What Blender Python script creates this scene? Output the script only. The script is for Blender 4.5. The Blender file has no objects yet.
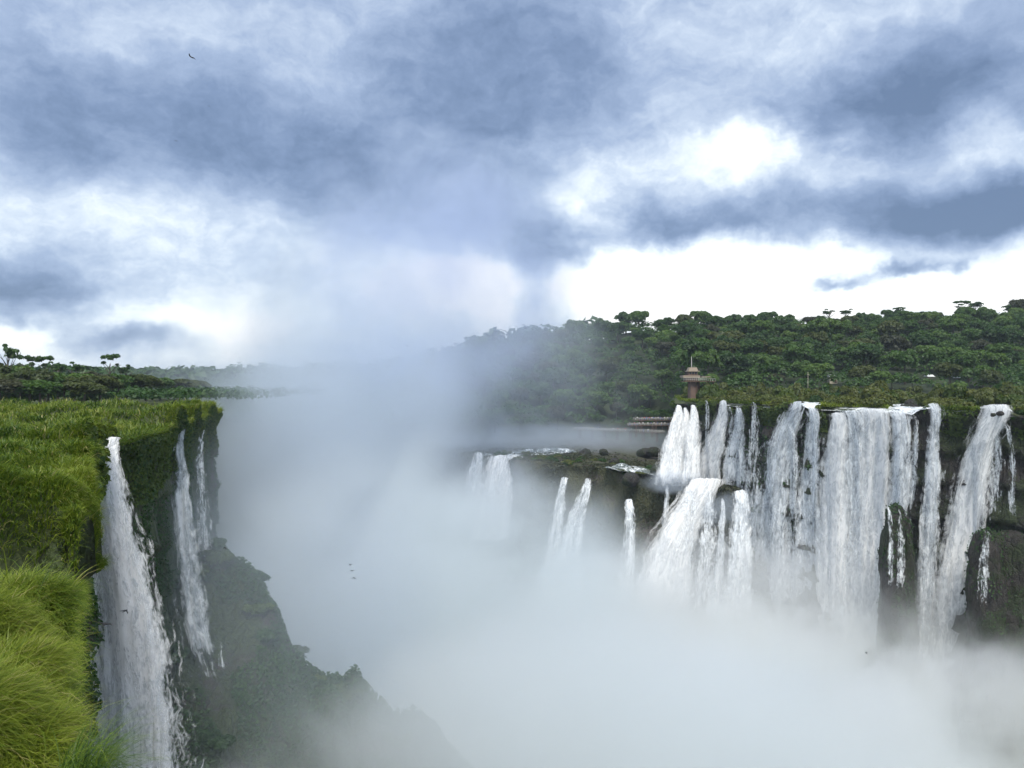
import bpy, math, random
import numpy as np
from mathutils import Vector
random.seed(7); RNG = np.random.default_rng(7)
SC = bpy.context.scene
COL = SC.collection
F, HX, HY = 800.0, 512.0, 384.0
def P(px, py, D): return ((px-HX)/F*D, D, (HY-py)/F*D)

# ---------------------------------------------------------------- noise
def _h(ix, iy, iz):
    n = (ix*374761393 + iy*668265263 + iz*2147483647 + 1013904223) & 0xffffffff
    n = ((n ^ (n >> 13))*1274126177) & 0xffffffff
    n = ((n ^ (n >> 15))*2246822519) & 0xffffffff
    return ((n ^ (n >> 16)) & 0xffff)/65535.0
def vnoise(x, y, z=0.0):
    x, y, z = np.broadcast_arrays(np.asarray(x, float), np.asarray(y, float), np.asarray(z, float))
    ix, iy, iz = (np.floor(a).astype(np.int64) for a in (x, y, z))
    fx, fy, fz = x-ix, y-iy, z-iz
    fx, fy, fz = (f*f*(3-2*f) for f in (fx, fy, fz))
    r = 0
    for a in (0, 1):
        for b in (0, 1):
            for c in (0, 1):
                r = r + _h(ix+a, iy+b, iz+c)*(fx if a else 1-fx)*(fy if b else 1-fy)*(fz if c else 1-fz)
    return r*2-1
def fbm(x, y, z=0.0, o=4):
    r, a, s = 0, 1.0, 0
    x = np.asarray(x, float); y = np.asarray(y, float); z = np.asarray(z, float)
    for i in range(o):
        r = r + a*vnoise(x*2**i+i*17.3, y*2**i-i*9.1, z*2**i+i*5.7); s += a; a *= .5
    return r/s
def sstep(a, b, x):
    t = np.clip((np.asarray(x, float)-a)/(b-a), 0, 1); return t*t*(3-2*t)

# ---------------------------------------------------------------- mesh helpers
def mesh(name, V, Fc, mats=(), smooth=True, tint=None, uv=None, matidx=None):
    me = bpy.data.meshes.new(name)
    V = np.asarray(V, np.float32)
    if isinstance(Fc, np.ndarray):
        n, k = Fc.shape
        me.vertices.add(len(V)); me.vertices.foreach_set('co', V.ravel())
        me.loops.add(n*k); me.loops.foreach_set('vertex_index', Fc.astype(np.int32).ravel())
        me.polygons.add(n)
        me.polygons.foreach_set('loop_start', np.arange(0, n*k, k, dtype=np.int32))
        me.polygons.foreach_set('loop_total', np.full(n, k, np.int32))
    else:
        me.from_pydata([tuple(map(float, v)) for v in V], [], Fc)
    me.update(calc_edges=True)
    me.polygons.foreach_set('use_smooth', np.full(len(me.polygons), smooth))
    if matidx is not None: me.polygons.foreach_set('material_index', np.asarray(matidx, np.int32))
    if tint is not None:
        a = me.attributes.new('tint', 'FLOAT', 'POINT'); a.data.foreach_set('value', np.asarray(tint, np.float32))
    if uv is not None:
        vi = np.empty(len(me.loops), np.int32); me.loops.foreach_get('vertex_index', vi)
        l = me.uv_layers.new(name='UVMap'); l.data.foreach_set('uv', np.asarray(uv, np.float32)[vi].ravel())
    for m in mats: me.materials.append(m)
    return me
def put(name, me, parent=None, loc=(0, 0, 0), rot=(0, 0, 0), scale=(1, 1, 1), **props):
    o = bpy.data.objects.new(name, me); COL.objects.link(o)
    o.location = loc; o.rotation_euler = rot; o.scale = scale
    if parent is not None: o.parent = parent
    for k, v in props.items():
        if v: o[k] = v
    return o
def thing(name, label, cat, loc=(0, 0, 0), rz=0.0, group=None, sc=(1, 1, 1)):
    return put(name, None, None, loc, (0, 0, rz), sc, label=label, category=cat, group=group)
def grid_faces(n, m, closed=False):
    i = np.arange(n-1)[:, None]; j = np.arange(m-1)[None, :]
    a = (i*m+j).ravel()
    return np.stack([a, a+1, a+m+1, a+m], 1)
class MB:
    def __init__(s): s.v = []; s.f = []; s.mi = []
    def box(s, c, d, rz=0.0, mi=0, taper=1.0):
        n = len(s.v); ca, sa = math.cos(rz), math.sin(rz)
        for z in (-1, 1):
            k = taper if z > 0 else 1
            for x, y in ((-1, -1), (1, -1), (1, 1), (-1, 1)):
                X, Y = x*d[0]/2*k, y*d[1]/2*k
                s.v.append((c[0]+X*ca-Y*sa, c[1]+X*sa+Y*ca, c[2]+z*d[2]/2))
        for f in ((3, 2, 1, 0), (4, 5, 6, 7), (0, 1, 5, 4), (1, 2, 6, 5), (2, 3, 7, 6), (3, 0, 4, 7)):
            s.f.append([n+i for i in f]); s.mi.append(mi)
        return s
    def tube(s, pts, rad, k=7, mi=0):
        pts = [Vector(p) for p in pts]; n0 = len(s.v)
        for i, p in enumerate(pts):
            d = (pts[min(i+1, len(pts)-1)]-pts[max(i-1, 0)]).normalized()
            u = d.cross(Vector((0.3, 1, 0.2))).normalized(); w = d.cross(u)
            r = rad[i] if hasattr(rad, '__len__') else rad
            for j in range(k):
                a = 2*math.pi*j/k; s.v.append(tuple(p+u*math.cos(a)*r+w*math.sin(a)*r))
        for i in range(len(pts)-1):
            for j in range(k):
                a, b = n0+i*k+j, n0+i*k+(j+1) % k
                s.f.append([a, b, b+k, a+k]); s.mi.append(mi)
        s.f.append([n0+j for j in range(k)][::-1]); s.mi.append(mi)
        s.f.append([n0+(len(pts)-1)*k+j for j in range(k)]); s.mi.append(mi)
        return s
    def me(s, name, *mats, smooth=False): return mesh(name, s.v, s.f, mats, smooth, matidx=s.mi)

# ---------------------------------------------------------------- node helpers
class NT:
    def __init__(s, tree): s.t = tree; s.n = tree.nodes; s.l = tree.links
    def new(s, typ, ins=None, **kw):
        nd = s.n.new(typ)
        for k, v in kw.items(): setattr(nd, k, v)
        for k, v in (ins or {}).items():
            sock = nd.inputs[k]
            if hasattr(v, 'is_linked') or isinstance(v, bpy.types.NodeSocket): s.l.new(v, sock)
            else: sock.default_value = v
        return nd
    def m(s, op, a, b=0.0, c=0.0, clamp=False):
        return s.new('ShaderNodeMath', {0: a, 1: b, 2: c}, operation=op, use_clamp=clamp).outputs[0]
    def vm(s, op, a, b=(0, 0, 0)):
        nd = s.new('ShaderNodeVectorMath', {0: a, 1: b}, operation=op)
        return nd.outputs['Value'] if op in ('LENGTH', 'DOT_PRODUCT', 'DISTANCE') else nd.outputs[0]
    def noise(s, vec, scale, detail=3, rough=.55, dist=0.0, dim='3D'):
        return s.new('ShaderNodeTexNoise', {'Vector': vec, 'Scale': scale, 'Detail': detail, 'Roughness': rough, 'Distortion': dist}, noise_dimensions=dim).outputs[0]
    def ramp(s, fac, stops):
        nd = s.new('ShaderNodeValToRGB', {'Fac': fac}); e = nd.color_ramp.elements
        while len(e) < len(stops): e.new(.5)
        for i, (p, c) in enumerate(stops): e[i].position = p; e[i].color = (*c, 1)
        return nd.outputs[0]
    def mr(s, v, a, b, c=0.0, d=1.0, smooth=True):
        return s.new('ShaderNodeMapRange', {0: v, 1: a, 2: b, 3: c, 4: d}, interpolation_type='SMOOTHSTEP' if smooth else 'LINEAR').outputs[0]
    def mix(s, f, a, b):
        nd = s.new('ShaderNodeMix', data_type='RGBA')
        for k, v in ((0, f), (6, a), (7, b)):
            if isinstance(v, bpy.types.NodeSocket): s.l.new(v, nd.inputs[k])
            else: nd.inputs[k].default_value = v if k == 0 else (*v, 1)
        return nd.outputs[2]
def material(name):
    m = bpy.data.materials.new(name); m.use_nodes = True
    m.node_tree.nodes.clear(); t = NT(m.node_tree)
    out = t.new('ShaderNodeOutputMaterial'); return m, t, out
def pos(t): return t.new('ShaderNodeNewGeometry').outputs['Position']
def plain(name, col, rough=.8, var=.25, scale=1.0, metal=0.0):
    m, t, out = material(name)
    n = t.noise(t.new('ShaderNodeTexCoord').outputs['Object'], scale, 4)
    c = t.mix(n, tuple(x*(1-var) for x in col), tuple(min(1, x*(1+var)) for x in col))
    b = t.new('ShaderNodeBsdfPrincipled', {'Base Color': c, 'Roughness': rough, 'Metallic': metal})
    t.l.new(b.outputs[0], out.inputs[0]); return m
def leafmat(name, stops, transl=.35, rnd=.35, hue=True):
    """foliage: per-leaf tint attribute, per-object variation, partly translucent"""
    m, t, out = material(name)
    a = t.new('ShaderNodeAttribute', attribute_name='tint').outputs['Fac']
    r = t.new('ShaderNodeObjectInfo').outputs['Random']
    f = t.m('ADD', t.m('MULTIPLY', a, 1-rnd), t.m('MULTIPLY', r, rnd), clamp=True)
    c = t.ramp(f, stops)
    d = t.new('ShaderNodeBsdfDiffuse', {'Color': c, 'Roughness': .6})
    tr = t.new('ShaderNodeBsdfTranslucent', {'Color': c})
    g = t.new('ShaderNodeBsdfGlossy', {'Color': (.8, .85, .8, 1), 'Roughness': .5})
    mx = t.new('ShaderNodeMixShader', {0: transl}); t.l.new(d.outputs[0], mx.inputs[1]); t.l.new(tr.outputs[0], mx.inputs[2])
    mg = t.new('ShaderNodeMixShader', {0: .03}); t.l.new(mx.outputs[0], mg.inputs[1]); t.l.new(g.outputs[0], mg.inputs[2])
    t.l.new(mg.outputs[0], out.inputs[0]); return m
def rockmat(name, green=.5, scale=1.0, rockc=((.018, .017, .016), (.06, .048, .04), (.11, .085, .065)), moss=((.018, .03, .01), (.06, .085, .02))):
    m, t, out = material(name)
    p = pos(t)
    st = t.new('ShaderNodeMapping', {'Vector': p, 'Scale': (1, 1, .35)}).outputs[0]
    n1 = t.noise(st, .25*scale, 6, .65); n2 = t.noise(p, .09*scale, 5, .6); n3 = t.noise(p, 1.6*scale, 4, .6)
    vs = t.new('ShaderNodeMapping', {'Vector': p, 'Scale': (1, 1, .08)}).outputs[0]
    n4 = t.noise(vs, 1.1*scale, 4, .6)
    rc = t.ramp(t.m('MULTIPLY', t.m('ADD', n1, n4), .5), [(.3, rockc[0]), (.52, rockc[1]), (.72, rockc[2])])
    gc = t.ramp(n3, [(.3, moss[0]), (.7, moss[1])])
    gm = t.mr(t.m('ADD', n2, t.m('MULTIPLY', n3, .25)), .62-.3*(green-.5)-.09, .62-.3*(green-.5)+.06)
    c = t.mix(gm, rc, gc)
    h = t.m('ADD', t.m('MULTIPLY', n1, 1.2), t.m('ADD', t.m('MULTIPLY', n3, .5), n4))
    vo = t.new('ShaderNodeTexVoronoi', {'Vector': t.vm('ADD', t.vm('MULTIPLY', p, (.45, .45, .22)), t.vm('MULTIPLY', t.new('ShaderNodeTexNoise', {'Vector': p, 'Scale': .5}).outputs['Color'], (.6, .6, .6))), 'Scale': 1.0}, feature='DISTANCE_TO_EDGE').outputs[0]
    h = t.m('ADD', h, t.m('MULTIPLY', t.m('MINIMUM', vo, .1), 2.6))
    bp = t.new('ShaderNodeBump', {'Height': h, 'Strength': .9, 'Distance': 1.3})
    b = t.new('ShaderNodeBsdfPrincipled', {'Base Color': c, 'Roughness': .75, 'Normal': bp.outputs[0]})
    t.l.new(b.outputs[0], out.inputs[0]); return m
def watermat(name, dens=.5, contrast=3.0, eg=1.1, tint=(.90, .92, .93), hf=.8, vf=.05, bright=1.0, shade=(.48, .54, .60)):
    """falling white water: vertical streaks with holes towards the sides; UV.x across in metres*, UV.y down"""
    m, t, out = material(name)
    uv = t.new('ShaderNodeTexCoord').outputs['UV']
    edge = t.new('ShaderNodeAttribute', attribute_name='tint').outputs['Fac']     # 1 in the middle, 0 at the side
    r = t.new('ShaderNodeObjectInfo').outputs['Random']
    off = t.new('ShaderNodeCombineXYZ', {0: t.m('MULTIPLY', r, 97.0), 1: t.m('MULTIPLY', r, 53.0), 2: 0.0}).outputs[0]
    base = t.vm('ADD', uv, off)
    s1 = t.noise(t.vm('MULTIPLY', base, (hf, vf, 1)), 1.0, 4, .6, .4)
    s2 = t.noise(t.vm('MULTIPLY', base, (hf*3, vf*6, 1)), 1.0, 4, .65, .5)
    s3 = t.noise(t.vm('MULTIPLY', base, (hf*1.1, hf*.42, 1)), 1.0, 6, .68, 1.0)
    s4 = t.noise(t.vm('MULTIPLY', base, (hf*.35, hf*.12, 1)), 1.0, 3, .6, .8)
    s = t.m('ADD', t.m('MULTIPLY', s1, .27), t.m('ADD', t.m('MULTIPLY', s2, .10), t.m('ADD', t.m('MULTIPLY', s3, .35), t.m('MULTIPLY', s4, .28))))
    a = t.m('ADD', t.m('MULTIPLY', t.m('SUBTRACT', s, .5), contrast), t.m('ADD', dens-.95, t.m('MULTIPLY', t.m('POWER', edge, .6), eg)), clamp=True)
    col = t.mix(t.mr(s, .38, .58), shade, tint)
    bp = t.new('ShaderNodeBump', {'Height': s, 'Strength': .55, 'Distance': .9})
    d = t.new('ShaderNodeBsdfDiffuse', {'Color': col, 'Normal': bp.outputs[0]})
    tr = t.new('ShaderNodeBsdfTranslucent', {'Color': col})
    mx = t.new('ShaderNodeMixShader', {0: .3}); t.l.new(d.outputs[0], mx.inputs[1]); t.l.new(tr.outputs[0], mx.inputs[2])
    tp = t.new('ShaderNodeBsdfTransparent')
    ms = t.new('ShaderNodeMixShader', {0: a}); t.l.new(tp.outputs[0], ms.inputs[1]); t.l.new(mx.outputs[0], ms.inputs[2])
    t.l.new(ms.outputs[0], out.inputs[0]); return m
def groundmat(name, c0, c1, c2, scale=.3):
    m, t, out = material(name); p = pos(t)
    n = t.noise(p, scale, 6, .65); n2 = t.noise(p, scale*7, 4, .6)
    c = t.ramp(t.m('ADD', t.m('MULTIPLY', n, .65), t.m('MULTIPLY', n2, .35)), [(.35, c0), (.5, c1), (.65, c2)])
    bp = t.new('ShaderNodeBump', {'Height': n2, 'Strength': .6, 'Distance': .5})
    b = t.new('ShaderNodeBsdfPrincipled', {'Base Color': c, 'Roughness': .9, 'Normal': bp.outputs[0]})
    t.l.new(b.outputs[0], out.inputs[0]); return m
def rivermat(name, foam=.5, dark=(.06, .075, .05)):
    m, t, out = material(name); p = pos(t)
    st = t.new('ShaderNodeMapping', {'Vector': p, 'Rotation': (0, 0, .6), 'Scale': (1, .35, 1)}).outputs[0]
    n = t.noise(st, .35, 6, .7, .5); n2 = t.noise(p, 1.7, 4, .6)
    f = t.mr(t.m('ADD', t.m('MULTIPLY', n, .7), t.m('MULTIPLY', n2, .3)), .62-.25*foam, .72-.25*foam)
    c = t.mix(f, dark, (.78, .8, .8))
    bp = t.new('ShaderNodeBump', {'Height': n2, 'Strength': .5, 'Distance': .3})
    b = t.new('ShaderNodeBsdfPrincipled', {'Base Color': c, 'Roughness': t.m('ADD', t.m('MULTIPLY', f, .5), .15), 'Normal': bp.outputs[0]})
    t.l.new(b.outputs[0], out.inputs[0]); return m

M_rock_l = rockmat('cliff_rock_mossy', .72)
M_rock_r = rockmat('cliff_rock_wet', .40, rockc=((.010, .010, .010), (.028, .024, .021), (.06, .048, .038)), moss=((.012, .02, .007), (.035, .05, .013)))
M_ledge = rockmat('ledge_rock', .62, rockc=((.03, .026, .02), (.075, .06, .045), (.12, .10, .075)), moss=((.035, .04, .015), (.09, .09, .035)))
M_stone = rockmat('boulder_rock', .34, 1.6, rockc=((.010, .010, .010), (.032, .028, .024), (.075, .062, .05)), moss=((.012, .02, .007), (.035, .05, .015)))
M_turf = groundmat('turf_soil', (.02, .028, .008), (.045, .06, .015), (.09, .10, .03))
M_forestfloor = groundmat('forest_floor', (.01, .016, .006), (.018, .03, .009), (.035, .05, .015), .1)
M_river = rivermat('river_water', .55)
M_rapid = rivermat('rapid_water', .78, dark=(.2, .23, .22))
M_foam = rivermat('foam_water', .5, dark=(.12, .14, .12))
M_pool = rivermat('gorge_water', .6)
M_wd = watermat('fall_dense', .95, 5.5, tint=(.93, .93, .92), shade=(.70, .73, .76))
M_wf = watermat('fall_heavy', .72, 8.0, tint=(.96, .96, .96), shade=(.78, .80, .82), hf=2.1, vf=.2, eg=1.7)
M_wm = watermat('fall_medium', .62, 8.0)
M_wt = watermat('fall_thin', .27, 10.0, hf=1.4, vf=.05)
M_grass = leafmat('grass_blade', [(0, (.028, .06, .008)), (.3, (.085, .155, .014)), (.62, (.205, .265, .022)), (.9, (.31, .35, .05)), (1, (.42, .38, .14))], .4, .0)
M_leaf_dark = leafmat('leaf_dark', [(0, (.014, .036, .011)), (.5, (.038, .09, .020)), (1, (.08, .155, .028))])
M_leaf_mid = leafmat('leaf_mid', [(0, (.022, .055, .011)), (.5, (.060, .13, .022)), (1, (.13, .21, .035))])
M_leaf_pale = leafmat('leaf_pale', [(0, (.05, .09, .02)), (.5, (.09, .17, .03)), (1, (.16, .24, .05))])
M_leaf_brown = leafmat('leaf_brown', [(0, (.025, .034, .018)), (.5, (.058, .066, .034)), (1, (.10, .105, .05))])
M_leaf_olive = leafmat('leaf_olive', [(0, (.035, .052, .012)), (.5, (.085, .11, .022)), (1, (.17, .18, .035))])
M_leaf_shrub = leafmat('leaf_shrub', [(0, (.03, .055, .01)), (.5, (.075, .12, .018)), (1, (.16, .2, .03))])
M_bark = plain('bark', (.09, .075, .06), .9, .4, 2)
M_tower = plain('tower_brick', (.15, .10, .078), .85, .3, .8)
M_towerpale = plain('tower_render', (.27, .22, .165), .8, .2, .8)
M_dark = plain('dark_timber', (.10, .06, .04), .8, .3, 2)
M_steel = plain('pale_steel', (.5, .48, .45), .6, .1, 2)
M_white = plain('white_roof', (.75, .76, .75), .7, .1, 1)
M_wall = plain('lodge_wall', (.42, .38, .3), .8, .15, 1)
M_bird = plain('bird_plumage', (.02, .02, .022), .7, .3, 20)
M_skin = plain('skin', (.45, .28, .2), .6, .1, 4)

# ---------------------------------------------------------------- polylines
def resample(pts, step):
    pts = np.asarray(pts, float); d = np.r_[0, np.cumsum(np.hypot(*np.diff(pts, axis=0).T))]
    if callable(step):
        s = [0.0]
        while s[-1] < d[-1]:
            q = np.interp(s[-1], d, pts[:, 0]), np.interp(s[-1], d, pts[:, 1]); s.append(s[-1]+step(*q))
        s = np.array(s); s = s[s <= d[-1]]
    else: s = np.arange(0, d[-1], step)
    return np.stack([np.interp(s, d, pts[:, 0]), np.interp(s, d, pts[:, 1])], 1), s
def smooth_rows(a, k=5):
    b = a.copy()
    for _ in range(k): b[1:-1] = (b[:-2]+2*b[1:-1]+b[2:])/4
    return b
RIM_L = [(-2.6, -60), (-2.6, -12), (-2.5, 0), (-2.85, 4), (-3.75, 6.5), (-5.15, 9), (-6.7, 12), (-10.9, 20), (-13.4, 25), (-18.2, 35.5), (-26, 50),
         (-36.3, 70), (-44.2, 86), (-46.5, 97), (-49.5, 110), (-53, 123), (-57, 140), (-60, 152), (-64.5, 166), (-69, 184), (-72.5, 200), (-78, 209), (-90, 216), (-130, 232), (-220, 255), (-420, 300)]
RIM_R = [(420, -60), (320, 10), (260, 60), (200, 112), (150, 160), (118, 190), (103, 212), (92, 232), (84, 250), (74, 275), (66, 292), (61, 303), (62, 312), (68, 335), (82, 405), (96, 470)]
WF1Y = 86.0

def wobl(Y):
    Y = np.asarray(Y, float); return np.where((Y > 2) & (Y < 84), Y*(.020*vnoise(np.log(np.maximum(Y, 1))*9, .5)+.010*vnoise(np.log(np.maximum(Y, 1))*23, 3.5))-.004*Y, 0.0)
# ---------------------------------------------------------------- left plateau height
MOUNDS = [  # px centre, py top, distance, radius px, height m
    (8, 592, 11.6, 76, 1.7), (-2, 665, 8.8, 78, 1.4), (12, 745, 6.2, 92, 1.1), (58, 618, 12.4, 30, 1.2), (-60, 612, 9.5, 90, 1.4), (-90, 700, 6, 120, 1.2),
    (34, 478, 25.5, 58, 3.4), (-40, 466, 24, 70, 3.0), (78, 512, 24.5, 18, 2.4), (72, 446, 37, 25, 2.8), (40, 452, 34, 24, 1.9), (8, 446, 36, 26, 2.2), (92, 450, 44, 13, 2.4)]
MND = []
for px, py, D, r, h in MOUNDS:
    x, y, z = P(px, py, D); MND.append((x, y, r/F*D, z, h))
for i in range(210):
    D = math.exp(random.uniform(math.log(30), math.log(190)))
    px = random.uniform(-150, 102) if D < 95 else random.uniform(-150, 512-62/D*F*.9)
    r = random.uniform(1.1, 3.0)*(1+D/130)
    x = (px-HX)/F*D
    MND.append((x, D, r, -6.0+random.uniform(.6, 1.7+1.6*math.exp(-D/110)), random.uniform(2.0, 3.4)))
def rimx_l(Y): 
    ys = np.array([p[1] for p in RIM_L[:21]]); xs = np.array([p[0] for p in RIM_L[:21]]); return np.interp(Y, ys, xs)+wobl(Y)
def zleft(X, Y):
    X = np.asarray(X, float); Y = np.asarray(Y, float)
    z = -4.8-1.9*np.clip(Y/60, 0, 1)+.35*fbm(X/7, Y/7, 3)*np.clip(Y/30, .3, 1.5)
    z = z-.8*sstep(-6, 3, X-rimx_l(Y))*(Y > 14)
    for mx, my, r, top, h in MND:
        d2 = ((X-mx)**2+((Y-my)/1.15)**2)/(r*r)
        if not np.any(d2 < 1): continue
        zz = top-h*(1-np.sqrt(np.clip(1-d2**1.3, 0, 1)))
        z = np.where((d2 < 1), np.maximum(z, zz), z)
    dip = np.exp(-((Y-WF1Y)/3.0)**2-((X+46)/6.0)**2)*1.6
    return z-dip

def cliff(name, rim, side, zrim, zbot, step, outward_off, inland, insteps, inz, mat, topmat, amp=1.6, seed=0, label=None, zstep=1.0, inset=None, notch=None):
    """ribbon: inland plateau rows -> rim -> vertical face down to the gorge floor"""
    R, s = resample(rim, step); R = smooth_rows(R, 3)
    if side == 1: R[:, 0] += wobl(R[:, 1])*(R[:, 0] > -60)
    T = np.gradient(R, axis=0); T /= np.linalg.norm(T, axis=1)[:, None]
    N = np.stack([T[:, 1], -T[:, 0]], 1)*side                       # horizontal outward normal (into the gorge)
    n = len(R); rows = []; mats = []
    for w in insteps:                                               # from far inland to rim
        q = R+np.array(inland)*w; rows.append(np.c_[q, inz(q[:, 0], q[:, 1], w)]); 
    nin = len(insteps)
    zs = np.concatenate([np.linspace(0, -4, 6)[1:], np.arange(-4-zstep, zbot-zrim, -zstep)])
    z0 = rows[-1][:, 2]
    for k, dz in enumerate(zs):
        z = z0*(1-min(1, -dz/12))+zrim*min(1, -dz/12)+dz
        big = fbm(s/16+seed, z/34, seed, 3)*amp*1.5
        rib = fbm(s/3.2+seed, z/26, seed+3, 4)*amp
        lay = np.sign(vnoise(s/11+seed, z/7, seed+9))*.0+fbm(s/7, z/4.5, seed+5, 3)*amp*.45
        q_ = (z+3.0*fbm(s/9+seed, z/30, seed+21))/8.5; fr = q_-np.floor(q_); lay = lay+(1-fr)**2*1.5*amp*.6-.5*amp*.6
        off = (big+rib+lay)*min(1, -dz/5)-amp*1.0*min(1, -dz/4)+outward_off(s, z, R)
        if inset is not None: off = off-inset(R)*min(1, -dz/1.5)
        rows.append(np.c_[R+N*off[:, None], z])
    V = np.stack(rows, 0)
    m = V.shape[0]
    Fc = grid_faces(m, n)
    mi = (np.arange(m-1) >= nin-1).astype(int).repeat(n-1)
    me = mesh(name, V.reshape(-1, 3), Fc, (topmat, mat), True, matidx=mi)
    put(name, me, kind='structure')
    return V, nin
ins_l = [900, 500, 300, 200, 140, 110, 90, 75, 62, 52, 44, 38, 33, 29, 26, 23.5, 21]+list(np.arange(19.5, 0, -.55))+[0]
def stepl(x, y): return max(.16, min(1.3, abs(y)*.012)) if y > 0 else 1.0
VL, ninL = cliff('cliff', RIM_L[:24], 1, -8, -92, stepl, lambda s, z, R: sstep(-30, -92, z)*6*sstep(90, 140, R[:, 1]), (-1, 0), ins_l,
          lambda x, y, w: zleft(x, y), M_rock_l, M_turf, 1.35, 3, inset=lambda R: 1.5*(1-sstep(40, 70, R[:, 1]))+3.6*np.exp(-((R[:, 1]-90)/9.0)**2))
RIMZ = np.array([(640, -7), (678, -7.2), (692, -6.6), (706, -6.6), (723, -6.9), (730, -8.4), (738, -8.6), (746, -7.4), (753, -7.2), (770, -8.2), (785, -6.2), (797, -5.8), (804, -7.2), (812, -8.0), (822, -8.9), (838, -8.5), (851, -8.1), (872, -7.7),
                 (898, -7.8), (913, -8.2), (921, -6.8), (933, -5.9), (942, -7.2), (960, -7.6), (974, -6.6), (985, -5.9), (1006, -5.9), (1016, -7.2), (1060, -7.6), (1300, -7)])
def rimz(x, y): return np.interp(np.asarray(x)/np.maximum(np.asarray(y), 1)*F+HX, RIMZ[:, 0], RIMZ[:, 1])
def zriver(x, y, w):
    k = math.exp(-w/7.0)
    return (-6.75+.4*fbm(np.asarray(x)/9, np.asarray(y)/9, 1))*(1-k)+(rimz(x, y)-.15+.35*fbm(np.asarray(x)/2.2, np.asarray(y)/2.2, 4))*k
ins_r = [700, 500, 350, 250, 180, 130, 95, 70, 52, 40, 31, 24, 19, 15, 12, 9.5, 7.5, 6, 4.5, 3.2, 2.2, 1.4, .7, 0]
VR, ninR = cliff('cliff', RIM_R, -1, -7, -92, .8, lambda s, z, R: sstep(-35, -92, z)*5, (.85, .53), ins_r,
          zriver, M_rock_r, M_turf, 2.2, 11)

# gorge floor, far land, river sheets
def sheet(name, x0, x1, nx, y0, y1, ny, fz, mat, geo=False, **props):
    xs = np.linspace(x0, x1, nx)
    ys = np.geomspace(y0, y1, ny) if geo else np.linspace(y0, y1, ny)
    Y, X = np.meshgrid(ys, xs, indexing='ij')
    Z = fz(X, Y)+0*X
    return put(name, mesh(name, np.stack([X, Y, Z], -1).reshape(-1, 3), grid_faces(ny, nx), (mat,)), **props)
sheet('ground', -9000, 9000, 30, -9000, 9000, 30, lambda X, Y: -93.0+0*X, M_forestfloor, kind='structure')
sheet('water', -150, 260, 60, -100, 480, 80, lambda X, Y: -90+.3*fbm(X/6, Y/6), M_pool, kind='structure')
# river sheet that covers the far plateau up to its rim
R, s = resample(RIM_R[:12], 1.5)
rows = []
for w in (260, 170, 110, 70, 45, 30, 20, 14, 9, 5, 2.5, 1, .2):
    q = R+np.array((.85, .53))*w; rows.append(np.c_[q, -6.6+.12*fbm(q[:, 0]/3, q[:, 1]/3)-.5*math.exp(-w/9)*2.2*1])
V = np.stack(rows, 0); put('river', mesh('river', V.reshape(-1, 3), grid_faces(len(rows), len(R)), (M_river,)), kind='structure')

# ---------------------------------------------------------------- the forested hill
CREST = np.array([(-400, 372), (150, 380), (300, 379), (380, 374), (410, 368), (440, 355), (480, 343), (520, 338), (560, 334), (600, 329), (630, 321), (660, 320), (700, 321), (760, 322), (850, 319), (900, 318), (960, 316), (1024, 313), (1300, 305), (2200, 300)], float)
YR = 590.0
def hill(X, Y):
    px = X/np.maximum(Y, 1)*F+HX
    k = sstep(664, 694, px)
    Db = 425*(1-k)+338*k; zb = -27*(1-k)-7*k
    zc = (HY-np.interp(px, CREST[:, 0], CREST[:, 1]))/F*YR-7.5
    t = np.clip((Y-Db)/(YR-Db), 0, 1)
    z = zb+(zc-zb)*(t*.75+.25*t*t*(3-2*t))+2.2*fbm(X/40, Y/40, 5)*np.clip(t*4, 0, 1)
    z = np.where(Y < Db, zb-(Db-Y)*.35-1, z)
    far = sstep(YR+20, YR+500, Y)
    return z*(1-far)+(-4)*far
sheet('hills', -500, 1500, 200, 300, 1500, 110, hill, M_forestfloor, geo=True, kind='structure')
def farland(X, Y): return -5+7*np.clip(fbm(X/900, Y/900, 9), -1, 1)*sstep(1200, 2500, Y)
sheet('land', -8000, 8000, 60, 700, 9000, 40, farland, M_forestfloor, geo=True, kind='structure')

# ledge half way down in front of the hill
def ledge_front(X): return np.interp(X, [-60, -14, 8, 30, 50, 66, 84, 100], [420, 350, 322, 309, 291, 280, 262, 250])
def zledge(X, Y):
    f = Y-ledge_front(X)
    z = np.interp(X, [-60, -14, 30, 50, 84, 110], [-31, -31.5, -31.5, -33.2, -37, -40])
    z = z+np.clip(f, 0, 200)*.035+.9*fbm(X/8, Y/8, 2)+.5*fbm(X/2.5, Y/2.5, 4)
    ch = np.exp(-((Y-(300+.15*(60-X)))/9)**2)*sstep(34, 44, X)*1.2   # shallow channel of the foaming stream
    return z-ch
xs = np.arange(-60, 104, .9); rows = []
for f in [150, 120, 95, 75, 60, 48, 40]+list(np.arange(34, 0, -1.2))+[0]:
    Y = ledge_front(xs)+f; rows.append(np.stack([xs, Y, zledge(xs, Y)], 1))
z0 = rows[-1][:, 2]
for dz in np.arange(1, 58, 1.1):
    off = 2.2*fbm(xs/14, dz/20+0*xs, 3, 3)+1.8*fbm(xs/3.5, dz/12+0*xs, 5, 4)+.8*fbm(xs/5, dz/3.5+0*xs, 8)+sstep(8, 50, dz)*13*(1+.3*fbm(xs/9, dz/25, 7))
    rows.append(np.stack([xs-off*.35*min(1, dz/3), ledge_front(xs)-off*min(1, dz/3), z0-dz], 1))
V = np.stack(rows, 0); VLEDGE = V
put('ledge', mesh('ledge', V.reshape(-1, 3), grid_faces(len(rows), len(xs)), (M_ledge,)), kind='structure')

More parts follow.
